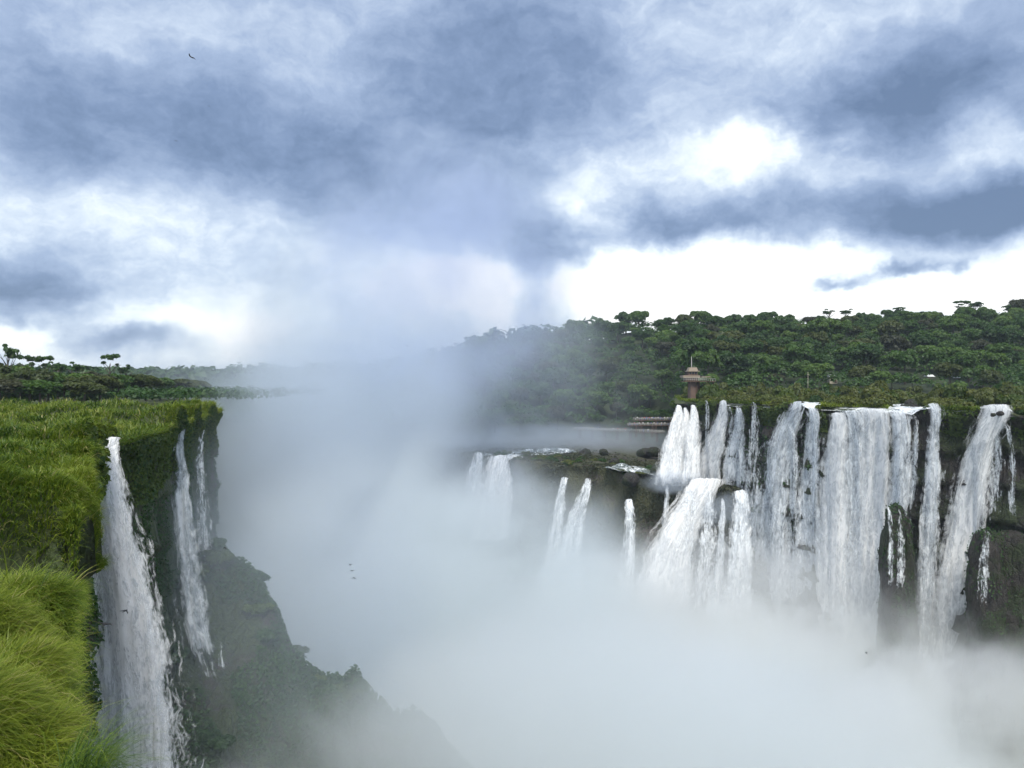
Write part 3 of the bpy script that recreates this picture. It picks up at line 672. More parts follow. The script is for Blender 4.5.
fall([(565, 477, 7), (560, 495, 11), (548, 590, 26)], M_wm, 'smaller cascade beside the leaning forked one', D=([480, 600], [309, 298]), group=GL, layers=2)
fall([(506, 455, 34), (502, 470, 36), (496, 495, 40), (486, 580, 60)], M_wd, 'cream-coloured fall at the far lip of the ledge in the mist', D=([450, 560], [338, 328]), group=GL, layers=2)
fall([(479, 452, 10), (476, 480, 20), (468, 580, 36)], M_wm, 'misted fall beyond the cream-coloured one', D=([450, 560], [348, 338]), group=GL, layers=2)
# foaming stream over the ledge and rapids at the rim
def patch(name, pts, mat, z, label=None, n=26, rough=.25, **pr):
    (x0, y0), (x1, y1), (x2, y2), (x3, y3) = pts; u = np.linspace(0, 1, n)[None, :]; v = np.linspace(0, 1, n)[:, None]
    X = (x0*(1-u)+x1*u)*(1-v)+(x3*(1-u)+x2*u)*v; Y = (y0*(1-u)+y1*u)*(1-v)+(y3*(1-u)+y2*u)*v
    X = X+1.6*fbm(X/5, Y/5, 1); Y = Y+1.6*fbm(X/5+9, Y/5, 2)
    Z = (z(X, Y) if callable(z) else z)+rough*fbm(X/1.8, Y/1.8, 5)
    return put(name, mesh(name, np.stack([X, Y, Z], -1).reshape(-1, 3), grid_faces(n, n), (mat,)), **pr)
patch('rapids', [(33, 298), (62, 285), (66, 300), (42, 316)], M_foam, lambda X, Y: zledge(X, Y)+.7, kind='structure')
patch('rapids', [(-16, 352), (2, 340), (28, 350), (20, 366)], M_foam, lambda X, Y: zledge(X, Y)+.5, kind='structure')
_o = [p for p in RIM_R if 60 < p[1] < 310][::-1]; _o.sort(key=lambda p: p[1]); RRY = [p[1] for p in _o]; RRX = [p[0] for p in _o]
def rimrapid(px0, px1, D0, D1, lift=.25):
    a = [P(px0, 0, D0)[:2], P(px1, 0, D0*wallD(px1)/wallD(px0) if D0 < 260 else D0)[:2]]
    d0, d1 = min(wallD(px0), rimD(px0))-.2, min(wallD(px1), rimD(px1))-.2
    patch('rapids', [((px0-HX)/F*d0, d0), ((px1-HX)/F*d1, d1), ((px1-HX)/F*(d1+D1), d1+D1), ((px0-HX)/F*(d0+D1), d0+D1)], M_rapid, lambda X, Y: -6.45+lift*.35+(rimz(X, Y)+6.45)*np.exp(-np.hypot(X-(np.interp(Y, RRY, RRX)), 0)/7.0), kind='structure', rough=.4)
rimrapid(796, 820, 0, 40, .5); rimrapid(835, 912, 0, 12, .1); rimrapid(888, 925, 0, 38, .5); rimrapid(924, 940, 0, 10, .2); rimrapid(980, 1014, 0, 14, .5)

# ---------------------------------------------------------------- rocks
def rock_mesh(seed, n=26):
    rng = np.random.default_rng(seed); u = np.linspace(0, 2*math.pi, n+1)[:-1]; v = np.linspace(0, math.pi, n//2)
    d = np.stack([np.outer(np.sin(v), np.cos(u)), np.outer(np.sin(v), np.sin(u)), np.outer(np.cos(v), np.ones(n))], -1)
    k = 1+.38*fbm(d[..., 0]*1.4+seed, d[..., 1]*1.4, d[..., 2]*1.4, 4)+.12*fbm(d[..., 0]*5+seed, d[..., 1]*5, d[..., 2]*5, 2)
    V = (d*k[..., None]).reshape(-1, 3); m = len(v); Fc = []
    for i in range(m-1):
        for j in range(n): a = i*n+j; b = i*n+(j+1) % n; Fc.append([a, a+n, b+n, b])
    return mesh('rock', V, Fc, (M_stone,))
RK = [rock_mesh(i) for i in range(5)]
def rock(px, py, D, w, h, dp, label, group=None, name='boulder'):
    x, y, z = P(px, py, D); put(name, random.choice(RK), None, (x, y, z-h), (0, 0, random.uniform(0, 6)), (w, dp, h), label=label, category='rock', group=group)
def pillar(px, py, D, w, dp, label, seed, group=None):
    x, y, z = P(px, py, D); H = z+92; n = 36; zz = np.concatenate([np.linspace(0, 1.2, 5)**1.0, np.arange(1.8, H, .8)])
    a = np.linspace(0, 2*math.pi, n+1)[:-1]; V = []
    for h in zz:
        k = (1-math.exp(-(h+.05)*1.1))*(1+h/H*.9)
        r = k*(1+.32*fbm(np.cos(a)*1.2+seed, np.sin(a)*1.2, h/16+seed, 4)+.13*fbm(np.cos(a)*5+seed, np.sin(a)*5, h/5, 3))
        cxo = 1.2*float(fbm(h/14, seed, 2)); r = r*(1+.22*np.round(2*fbm(np.cos(a)*2.2+seed*3, np.sin(a)*2.2, h/7+seed, 2))/2); V.append(np.stack([r*np.cos(a)*w+cxo, r*np.sin(a)*dp, -h+2.6*fbm(np.cos(a)*2, np.sin(a)*2, seed)*k], 1))
    V = np.concatenate(V); Fc = [[i*n+j, i*n+n+j, i*n+n+(j+1) % n, i*n+(j+1) % n] for i in range(len(zz)-1) for j in range(n)]
    V[:, 0] += .35*fbm(V[:, 0]*1.3+seed, V[:, 1]*1.3, V[:, 2]*.5, 3); V[:, 1] += .9*fbm(V[:, 0]*.9, V[:, 1]*.9+seed, V[:, 2]*.35, 4)
    o = put('rock_pillar', mesh('rock_pillar', V, Fc, (M_stone,)), None, (x, y, z), label=label, category='rock', group=group)
    m = 2600; i = RNG.integers(0, len(V)//2, m); C = V[i]+RNG.normal(0, .3, (m, 3)); k = (fbm(C[:, 0]/2, C[:, 2]/4, seed) > .05-.3*(C[:, 2] > -2)); C = C[k]
    put('foliage', leaves('foliage', C, np.c_[C[:, 0]/w, C[:, 1]/dp-.4, 0*C[:, 0]+.5], .42, M_leaf_dark, None, .5, 1.3), o)
pillar(893, 505, 205, 2.0, 3, 'tall dark rock pillar standing in front of the widest curtain of water', 3)
pillar(904, 516, 206, 1.6, 2.4, 'narrower rock shoulder leaning on the tall dark pillar', 5)
pillar(986, 530, 188, 2.6, 4, 'dark rock buttress under the outermost thread of water', 8)
pillar(1014, 530, 190, 4.0, 4, 'big dark buttress at the frame edge under the green rock wall', 11)
for px, py, D, w in ((644, 448, 350, 3.2), (654, 447, 345, 3.0), (585, 449, 345, 2.6), (604, 449, 345, 2), (660, 464, 305, 3.6), (630, 473, 292, 3.4), (615, 458, 320, 2.2), (675, 468, 296, 2.5)):
    rock(px, py, D, w, w*.7, w, 'dark rounded boulder breaking the foam on the ledge', 'boulders in the foam of the ledge')
for px, py, D, w in ((803, 405, 262, 1.6), (806, 410, 252, 1.4), (814, 406, 262, 1.3), (800, 401, 268, 1.5), (905, 404, 230, 1.5), (914, 404, 226, 1.2), (911, 399, 236, 1.6), (922, 408, 216, 2.0), (1000, 411, 190, .8), (993, 413, 189, .6), (863, 409, 226, 1.2)):
    rock(px, py, D, w, w*.75, w, 'small dark boulder sitting in the rapids at the far rim', 'boulders at the far rim')

# ---------------------------------------------------------------- bushes along the far rim
BM = {'olive': [crown_mesh('bush', M_leaf_olive, 1.0, .75, 10, .17, 130, seed=80+i) for i in range(4)], 'green': [crown_mesh('bush', M_leaf_shrub, 1.0, .75, 10, .17, 130, seed=90+i) for i in range(4)], 'dark': [crown_mesh('bush', M_leaf_dark, 1.0, .75, 9, .28, 70, seed=95+i) for i in range(3)]}
BN = {'olive': 'olive-yellow', 'green': 'fresh green', 'dark': 'dark green'}
GAPS = [(795, 822, 0, 34), (888, 926, 0, 34), (925, 942, 0, 8), (978, 1016, 0, 12), (836, 886, 0, 5)]
nb = 0
for i in range(1400):
    px = random.uniform(686, 1060); dw = wallD(px); off = random.choice((random.uniform(.1, 5), random.uniform(4, 60), random.uniform(10, 110)))
    D = dw+off-(.6 if off < 6 else 0)
    if D > 350 or nb > 188: continue
    if (off < 5 and any(a-1 < px < b+1 for a, b in FGAP)) or any(a < px < b and off < d for a, b, c, d in GAPS) or abs(px-692) < 7 and D < 318: continue
    if vnoise(px/13, D/9) < -.25: continue
    X = (px-HX)/F*D; r = random.uniform(2.6, 4.8)*(.7 if off < 5 else 1.0)
    kd = random.choices(['olive', 'green', 'dark'], [.55, .27, .18] if px > 745 else [.3, .6, .1])[0]
    where = 'hanging over the far rim between the falls' if off < 6 else ('on the marshy islands behind the far rim' if off < 45 else 'on the marsh at the foot of the forest')
    put('bush', random.choice(BM[kd]), None, (X, D, -6.9+(float(rimz(X, D))+6.4)*math.exp(-off/6)), (0, 0, random.uniform(0, 6)), (r, r, r*random.uniform(.75, 1.1)*(.9 if off < 6 else 1.75)), label='%s bush %s' % (BN[kd], where), category='bush', group='%s bushes %s' % (BN[kd], where))
    nb += 1
n = 1500; q = RNG.uniform(684, 1090, n); off = 2+RNG.random(n)**1.3*95; Dn = wallD(q)+off; kp = Dn < 352
for a, b, c, d in GAPS: kp &= ~((q > a-3) & (q < b+3) & (off < d))
kp &= ~((np.abs(q-692) < 8) & (Dn < 318)); kp &= (vnoise(q/9, Dn/7, 3) > -.3)
q, Dn = q[kp], Dn[kp]
wood('shrubbery', (q-HX)/F*Dn, Dn, -6.7+0*q, 1.1, 1.9, .62, 60, M_leaf_olive, 15, 'low olive shrubbery crowding the marshy islands behind the far rim')
for i in range(46):
    X = random.uniform(-8, 62); Y = float(ledge_front(X))+random.uniform(0, 26); r = random.uniform(1.6, 3.2)
    if 34 < X and 4 < Y-float(ledge_front(X)) < 18: continue
    kd = random.choice(['olive', 'dark', 'dark'])
    put('bush', random.choice(BM[kd]), None, (X, Y, float(zledge(np.array(X), np.array(Y)))-.2), (0, 0, random.uniform(0, 6)), (r, r, r*.7), label='%s bush on the misty ledge below the boardwalk' % BN[kd], category='bush', group='%s bushes on the misty ledge' % BN[kd])
for i in range(54):
    X = random.uniform(-62, 20); Y = random.uniform(104, 160); r = random.uniform(1.8, 3.8)
    kd = random.choice(['green', 'dark', 'dark'])
    put('bush', random.choice(BM[kd]), None, (X, Y, float(talus(np.array(X), np.array(Y)))-.3), (0, 0, random.uniform(0, 6)), (r, r, r*.85), label='%s bush on the boulder slope below the near cliff' % BN[kd], category='bush', group='%s bushes on the boulder slope' % BN[kd])
# marsh grass on the far plateau
n = 60000; pxs = RNG.uniform(675, 1080, n); off = RNG.uniform(0, 1, n)**1.8*110+.2; D = wallD(pxs)+off
keep = np.ones(n, bool)
for a, b, c, d in GAPS: keep &= ~((pxs > a) & (pxs < b) & (off < d))
pxs, D = pxs[keep], D[keep]; X = (pxs-HX)/F*D
me = blades('marsh_grass', np.stack([X, D, 0*X-6.7], 1), RNG.normal(0, 1, (len(X), 2)), RNG.uniform(.9, 2.0, len(X)), RNG.uniform(.15, .35, len(X)), np.clip(.5+.4*fbm(X/9, D/9)+RNG.normal(0, .12, len(X)), 0, 1), 2, 1.0)
put('marsh_grass', me, label='olive marsh grass covering the river islands behind the far rim', category='grass', kind='stuff')

# ---------------------------------------------------------------- observation tower
tx, ty, _ = P(692, 0, 312); u = 312/F                                  # u = metres per pixel there
def tz(py): return (HY-py)*u
T = thing('observation_tower', 'brown lookout tower with pale hipped cabin, balcony and mast above the fan falls', 'tower', (tx, ty, -8), sc=(.88, .88, 1))
def tpart(name, mb, mat, parent=T, smooth=False):
    me = mb.me(name, mat, smooth=smooth); return put(name, me, parent)
Z = lambda py: tz(py)+8
tpart('shaft', MB().box((0, 0, Z(381)/2), (2.8, 2.8, Z(381)), .25, taper=.97), M_tower)
tpart('side_column', MB().box((2.9, .4, Z(381)/2), (1.0, 1.0, Z(381)), .25), M_dark)
mb = MB()
mb.box((1.75, -1.3, 4.0), (.5, .5, 7.0), .25)
tpart('stair_shaft', mb, M_dark)
dk = tpart('deck', MB().box((0.8, 0, Z(381.3)), (10.2, 6.2, .35), .05), M_dark)
for y in (-3.0, 3.0):
    mb = MB(); mb.box((.8, y, Z(381.3)+1.3), (10.1, .09, .1), .05)
    mb.box((.8, y, Z(381.3)+.75), (10.1, .07, .08), .05)
    for k in range(12): mb.box((.8-5+k*.91, y, Z(381.3)+.75), (.09, .09, 1.15), .05)
    tpart('railing', mb, M_steel, dk)
tpart('viewing_room', MB().box((-.6, 0, Z(378.3)+.2), (5.2, 4.4, 2.3), .05), M_dark)
tpart('parapet', MB().box((-.9, 0, Z(376.6)), (7.6, 5.4, .9), .05), M_towerpale)
tpart('canopy', MB().box((5.6, 0, Z(376.9)), (4.0, 4.4, .35), .05), M_towerpale)
tpart('cabin', MB().box((.1, 0, Z(373.4)), (4.0, 3.6, 1.9), .05), M_tower)
rf = tpart('roof', MB().box((.1, 0, Z(371.3)), (5.4, 5.0, .3), .05).box((.1, 0, Z(369.4)), (4.4, 4.2, 1.5), .05, taper=.72), M_towerpale)
mb = MB()
for k in (-1, 0, 1): mb.box((.1+k*1.2, -1.85, Z(373.2)), (.8, .06, .9), .05)
tpart('window', mb, plain('tower_glass', (.03, .035, .04), .2, .2, 1))
tpart('mast', MB().tube([(-.2, 0, Z(369)), (-.2, 0, Z(362)), (-.2, 0, Z(356.5))], [.28, .16, .07]), M_steel, smooth=True)
FB = thing('footbridge', 'thin railed walkway joining the lookout tower to the forest', 'footbridge', (tx+5.9, ty+.5, -8))
fb = put('deck', MB().box((1.6, .5, Z(381.6)), (3.2, 2.0, .3), .3).me('deck', M_dark), FB)
for y in (-.95, .95):
    mb = MB(); mb.box((1.6-y*.3, .5+y, Z(381.6)+1.1), (3.2, .08, .1), .3)
    for k in range(4): mb.box((.2+k*.95-y*.3, .2+k*.31+y, Z(381.6)+.6), (.08, .08, 1.0))
    put('railing', mb.me('railing', M_steel), FB)
mb = MB()
for k in (.6, 2.8): mb.box((k, .5+(k-1.6)*.3, Z(381.6)/2), (.45, .45, Z(381.6)-.3), .3)
put('post', mb.me('post', M_dark), FB)
x, y, _ = P(808, 0, 300)
pl = thing('mast', 'thin tan pole standing in the bushes in front of the forest', 'pole', (x, y, -7))
put('pole', MB().tube([(0, 0, 0), (0, 0, 6), (0, 0, 11.5)], [.10, .08, .05]).me('pole', M_wall, smooth=True), pl)
put('crossarm', MB().box((0, 0, 10.6), (.7, .08, .08)).me('crossarm', M_wall), pl)
# lodges between the trees
LLB = ['small low building with a white roof alone among dark trees above the stepped fall', 'white-roofed hut among the trees above the widest curtain', 'second pale hut close beside the white-roofed hut', 'longest white roof among the trees above the last river channel']
for i, ((px, py, D), lab) in enumerate(zip(LODGES, LLB)):
    x, y, zr = P(px, py, D); wv = (4.2, 3.6, 3.0, 6.5)[i]
    L = thing('lodge', lab, 'building', (x, y, zr-3.2), 0)
    wl = put('wall', MB().box((0, 0, 1.0), (wv*.9, 4, 3.6)).me('wall', M_wall), L)
    mb = MB(); n0 = len(mb.v)
    mb.v += [(-wv/2, -2.6, 2.8), (wv/2, -2.6, 2.8), (wv/2, 2.6, 2.8), (-wv/2, 2.6, 2.8), (-wv/2, 0, 3.9), (wv/2, 0, 3.9)]
    mb.f += [[0, 1, 5, 4], [2, 3, 4, 5], [1, 2, 5], [3, 0, 4], [3, 2, 1, 0]]; mb.mi += [0]*5
    put('roof', mb.me('roof', M_white), L)
    put('door', MB().box((wv*.2, -2.04, .9), (.9, .08, 2.0)).me('door', M_dark), L)
    put('window', MB().box((-wv*.2, -2.04, 1.4), (1.1, .08, .9)).me('window', M_dark), L)

# ---------------------------------------------------------------- boardwalk and visitors
def boardwalk(name, label, a, b, zdeck, width, zfoot, two=False):
    ax, ay = a; bx, by = b; L = math.hypot(bx-ax, by-ay); rz = math.atan2(by-ay, bx-ax)
    t = thing(name, label, 'walkway', (ax, ay, zdeck), rz)
    dk = put('deck', MB().box((L/2, 0, -.12), (L, width, .24)).me('deck', M_dark), t)
    n = int(L/2)
    for s in (-1, 1):
        mb = MB(); y = s*(width/2-.08)
        for h in (1.1, .6): mb.box((L/2, y, h), (L, .07, .09))
        for k in range(n+1): mb.box((k*L/n, y, .55), (.09, .09, 1.1))
        put('railing', mb.me('railing', M_steel), t)
    for k in range(max(2, int(L/7))):
        xk = (k+.5)*L/max(2, int(L/7)); hh = zdeck-zfoot
        put('support', MB().box((xk, -width/2+.3, -.24-hh/2), (.4, .4, hh)).box((xk, width/2-.3, -.24-hh/2), (.4, .4, hh)).box((xk, 0, -.42), (.35, width-.3, .3)).me('support', M_dark), t)
    return t
DB = 398.0
pA, pB = P(634, 0, DB)[:2], P(676, 0, DB+2)[:2]
bw1 = boardwalk('viewing_platform', 'upper railed viewing platform crowded with visitors beside the fan falls', pA, pB, (HY-420)/F*DB, 4, (HY-434)/F*DB)
pC, pD = P(628, 0, DB-6)[:2], P(676, 0, DB-4)[:2]
bw2 = boardwalk('boardwalk', 'middle boardwalk directly under the crowded viewing platform', pC, pD, (HY-425.5)/F*(DB-6), 3, (HY-436)/F*DB)
pE, pF_ = P(574, 0, DB+14)[:2], P(664, 0, DB-14)[:2]
bw3 = boardwalk('boardwalk', 'long low boardwalk running out over the foaming water', pE, pF_, (HY-431)/F*DB, 2.2, (HY-440)/F*DB)
def skinned(name, verts, edges, radii, root=0, sub=1):
    me = bpy.data.meshes.new(name); me.from_pydata(verts, edges, []); o = bpy.data.objects.new(name, me); COL.objects.link(o)
    md = o.modifiers.new('skin', 'SKIN'); 
    for i, r in enumerate(radii): me.skin_vertices[0].data[i].radius = r if hasattr(r, '__len__') else (r, r)
    me.skin_vertices[0].data[root].use_root = True
    sb = o.modifiers.new('sub', 'SUBSURF'); sb.levels = sub; sb.render_levels = sub
    dg = bpy.context.evaluated_depsgraph_get(); m2 = bpy.data.meshes.new_from_object(o.evaluated_get(dg))
    bpy.data.objects.remove(o); m2.name = name; return m2
def person_mesh(arm):
    v = [(0, 0, .95), (0, 0, 1.15), (0, 0, 1.38), (0, 0, 1.5), (0, 0, 1.62), (0, -.01, 1.72),
         (-.1, 0, .9), (-.11, -.02, .5), (-.12, .02, .08), (-.12, -.12, .03), (.1, 0, .9), (.12, -.03, .5), (.13, .02, .08), (.13, -.12, .03),
         (-.19, 0, 1.4), (-.24, .02, 1.14), (-.22, -.1, .9), (.19, 0, 1.4), (.25, -.05, 1.16), arm]
    e = [(0, 1), (1, 2), (2, 3), (3, 4), (4, 5), (0, 6), (6, 7), (7, 8), (8, 9), (0, 10), (10, 11), (11, 12), (12, 13), (2, 14), (14, 15), (15, 16), (2, 17), (17, 18), (18, 19)]
    r = [(.16, .11), (.14, .1), (.17, .11), .055, (.085, .1), (.07, .08), .09, .06, .045, .035, .09, .06, .045, .035, .06, .045, .032, .06, .045, .032]
    m = skinned('person', v, e, r)
    for i in range(4): m.materials.append(None)
    for p in m.polygons:
        c = p.center; p.material_index = 0 if c.z > 1.5 or (abs(c.x) > .2 and c.z < 1.1 and c.z > .8) else (1 if c.z > .95 else 2)
        if c.z > 1.66 or (c.z > 1.6 and c.y > .03): p.material_index = 3
        p.use_smooth = True
    return m
PM = [person_mesh((.22, -.28, 1.1)), person_mesh((.14, -.2, 1.45)), person_mesh((.28, 0, .88))]
CL = {'white': (.75, .75, .75), 'red': (.5, .05, .04), 'blue': (.06, .13, .4), 'yellow': (.7, .5, .06), 'black': (.03, .03, .035), 'pink': (.6, .25, .3), 'grey': (.3, .3, .32)}
CLM = {k: plain('cloth_'+k, c, .85, .1, 6) for k, c in CL.items()}
M_hair = plain('hair', (.04, .03, .02), .7, .2, 10)
def person(bw, along, y, shirt, trouser, place):
    loc = bw.location+Vector((math.cos(bw.rotation_euler.z)*along-math.sin(bw.rotation_euler.z)*y, math.sin(bw.rotation_euler.z)*along+math.cos(bw.rotation_euler.z)*y, 0))
    o = put('person', random.choice(PM), None, tuple(loc), (0, 0, random.uniform(-.6, .6)), (1, 1, random.uniform(.94, 1.04)), label='visitor in a %s top standing %s' % (shirt, place), category='person', group='visitors in %s tops %s' % (shirt, place))
    for i, mt in enumerate((M_skin, CLM[shirt], CLM[trouser], M_hair)):
        o.material_slots[i].link = 'OBJECT'; o.material_slots[i].material = mt
cols = list(CL)
for bw, L, yy, n, place in ((bw1, 19.5, -1.3, 17, 'on the upper viewing platform'), (bw2, 22, -.8, 13, 'on the middle boardwalk'), (bw3, 46, -.5, 15, 'on the long low boardwalk')):
    for k in range(n):
        person(bw, (k+.5+random.uniform(-.3, .3))*L/n, yy+random.uniform(-.25, .4), random.choices(cols, [4, 1.5, 1.5, 1, 2, 1, 1.5])[0], random.choice(['blue', 'black', 'grey']), place)

# ---------------------------------------------------------------- birds
def bird_mesh(up, fold):
    v = [(0, 0, 0), (0, .07, .0), (0, .12, .01), (0, .16, .0), (0, -.08, 0), (.02, -.17, 0), (-.02, -.17, 0),
         (.07, .05, up*.3), (.17, .02-fold, up), (.24, -.07-fold, up*.9), (-.07, .05, up*.3), (-.17, .02-fold, up), (-.24, -.07-fold, up*.9)]
    e = [(0, 1), (1, 2), (2, 3), (0, 4), (4, 5), (4, 6), (1, 7), (7, 8), (8, 9), (1, 10), (10, 11), (11, 12)]
    r = [.03, .03, .024, .006, .018, .006, .006, (.03, .024), (.026, .02), (.008, .006), (.03, .024), (.026, .02), (.008, .006)]
    m = skinned('bird', v, e, r, 1); m.materials.append(M_bird)
    for p in m.polygons: p.use_smooth = True
    return m
BMs = [bird_mesh(.06, 0), bird_mesh(-.04, .03), bird_mesh(.12, .01)]
BIRDS = [(191, 57, 38, 1.3, .6, 0, 'dark swift gliding high against the clouds, wings spread'), (104, 625, 24, .2, .15, 0, 'larger dark bird skimming past the spray beside the nearest grass'), (125, 611, 38, -.3, .1, 1, 'dark bird flying across the tall near fall, just above the larger one'),
         (225, 548, 75, 1.2, .9, 1, 'tiny bird over the mist beside the far end of the near cliff'), (350, 565, 85, .8, .5, 2, 'uppermost of three tiny birds in the middle of the mist'), (352, 571, 85, .2, .5, 0, 'middle one of three tiny birds in the mist'), (354, 578, 80, .4, .3, 1, 'lowest of three tiny birds in the mist'),
         (866, 653, 90, 1.4, .9, 2, 'tiny bird above the white spray below the widest curtain'), (176, 141, 110, .5, .5, 0, 'speck of a bird under the dark cloud band'), (209, 106, 130, .5, .5, 1, 'speck of a bird below the high gliding swift'), (407, 346, 120, .5, .5, 0, 'speck of a bird where the mist meets the clouds'), (555, 38, 150, .5, .5, 0, 'speck of a bird near the top of the grey sky')]
for px, py, D, rz, rx, k, lab in BIRDS:
    put('bird', BMs[k], None, P(px, py, D), (rx, .2, rz), label=lab, category='bird', group='swifts flying over the gorge')

# ---------------------------------------------------------------- mist and haze
def ellipsoid(name, c, r, dens, nscale=.03, thr=.42, soft=.22, col=(.86, .92, 1.0), seed=0, detail=3, pw=1.0, core=.0, aniso=.25, strz=1.0):
    n = 28; u = np.linspace(0, 2*math.pi, n+1)[:-1]; v = np.linspace(0, math.pi, n//2)
    d = np.stack([np.outer(np.sin(v), np.cos(u)), np.outer(np.sin(v), np.sin(u)), np.outer(np.cos(v), np.ones(n))], -1)
    V = (d*np.array(r)*1.02).reshape(-1, 3); Fc = []
    for i in range(len(v)-1):
        for j in range(n): a = i*n+j; b = i*n+(j+1) % n; Fc.append([a, a+n, b+n, b])
    m, t, out = material(name+'_volume')
    p = t.new('ShaderNodeTexCoord').outputs['Object']
    rr = t.vm('LENGTH', t.vm('DIVIDE', p, tuple(r)))
    nz = t.noise(t.vm('ADD', t.vm('MULTIPLY', p, (1, 1, strz)), (seed*31.7, seed*11.3, seed*7.1)), nscale*1.35, detail+2, .6, .5)
    # edge eaten by the noise, soft towards the rim
    e = t.m('SUBTRACT', 1.0, rr)
    f = t.m('ADD', t.m('MULTIPLY', e, 1.0), t.m('MULTIPLY', t.m('SUBTRACT', nz, thr), 3.4))
    f = t.mr(f, -.05, soft+.35)
    f = t.m('MULTIPLY', f, t.mr(rr, 1.0, .6))
    if pw != 1.0: f = t.m('POWER', t.m('MULTIPLY', f, t.mr(rr, 1.0, .15, smooth=False)), pw)
    de = t.m('MULTIPLY', f, t.m('ADD', core, t.m('MULTIPLY', nz, dens*2)))
    vol = t.new('ShaderNodeVolumePrincipled', {'Color': (*col, 1), 'Density': de, 'Anisotropy': aniso})
    t.l.new(vol.outputs[0], out.inputs['Volume'])
    put('mist', mesh('mist', V, Fc, (m,)), None, c, kind='stuff', label=name, category='mist')
ellipsoid('thick white spray filling the gorge below the far falls', (72, 180, -93), (132, 90, 47.5), .045, .036, .49, col=(.95, .965, .95), seed=1)
ellipsoid('dense mist in the middle of the gorge', (-26, 222, -64), (74, 76, 56), .036, .022, .45, col=(.90, .94, .955), seed=2)
for i, (px, py, D, rx, rz) in enumerate([(905, 690, 160, 16, 11), (985, 690, 152, 13, 12), (820, 645, 188, 16, 11), (735, 632, 212, 18, 12), (655, 615, 235, 18, 13), (575, 590, 250, 20, 16), (860, 730, 140, 17, 12), (700, 700, 160, 24, 14)]):
    ellipsoid('billow of white spray thrown up below the far falls', P(px, py, D), (rx, rx*.8, rz), .05, .07, .47, col=(.975, .98, .98), seed=20+i)
ellipsoid('faint spray before the farthest ledge falls', (-6, 306, -46), (28, 22, 24), .022, .045, .46, seed=31)
ellipsoid('spray at the foot of the fan falls', (58, 281, -34.5), (15, 7, 5), .08, .09, .46, seed=13)
ellipsoid('spray bursting off the ledge under the broken white fall', (76, 262, -42), (18, 9, 8), .05, .09, .46, seed=14)
ellipsoid('bluish mist column rising out of the gorge', (-62, 292, -16), (56, 70, 84), .015, .018, .45, col=(.88, .94, 1.0), seed=3)
ellipsoid('mist drifting across the foot of the forest hill', (-55, 372, 0), (150, 84, 80), .019, .018, .46, pw=1.15, col=(.86, .92, 1.0), seed=4)
ellipsoid('thin mist rising above the hill into the clouds', (-28, 310, 46), (64, 56, 64), .014, .022, .5, col=(.74, .82, 1.0), seed=5)
ellipsoid('low spray drifting over the ledge', (24, 380, -28), (70, 44, 11), .017, .05, .45, seed=6)
ellipsoid('thin spray in front of the far end of the near cliff', (-43, 148, -50), (36, 46, 50), .011, .04, .42, seed=7)
ellipsoid('bright puff of spray under the near fall', (-33, 92, -58), (14, 16, 20), .02, .06, .45, col=(.97, .98, 1), seed=8)
ellipsoid('grey mist over the boulder slope', (15, 122, -61), (63, 36, 30), .055, .035, .42, col=(.93, .955, .96), seed=9)
ellipsoid('soft spray in front of the far falls', (58, 218, -68), (92, 46, 32), .024, .045, .48, col=(.96, .97, .97), seed=10)
# haze box
hm, t, out = material('haze_volume')
v = t.new('ShaderNodeVolumePrincipled', {'Color': (.80, .88, 1, 1), 'Density': .00009, 'Anisotropy': .2}); t.l.new(v.outputs[0], out.inputs['Volume'])
mb = MB().box((0, 2000, -2), (9000, 7000, 186)); me = mb.me('haze', hm); put('haze', me, kind='stuff', label='pale blue haze filling the air over the gorge and forest', category='haze')

# ---------------------------------------------------------------- sky
W = bpy.data.worlds.new('World'); SC.world = W; W.use_nodes = True; W.node_tree.nodes.clear(); t = NT(W.node_tree)
SUN_EL, SUN_AZ = math.radians(55), math.radians(176)     # azimuth clockwise from +Y
d = t.new('ShaderNodeTexCoord').outputs['Generated']
sep = t.new('ShaderNodeSeparateXYZ', {0: d})
az = t.m('ARCTAN2', sep.outputs[0], sep.outputs[1]); el = t.m('ARCSINE', sep.outputs[2])
az = t.m('MULTIPLY', az, 57.2958); el = t.m('MULTIPLY', el, 57.2958)
AE = t.new('ShaderNodeCombineXYZ', {0: az, 1: el, 2: 0.0}).outputs[0]
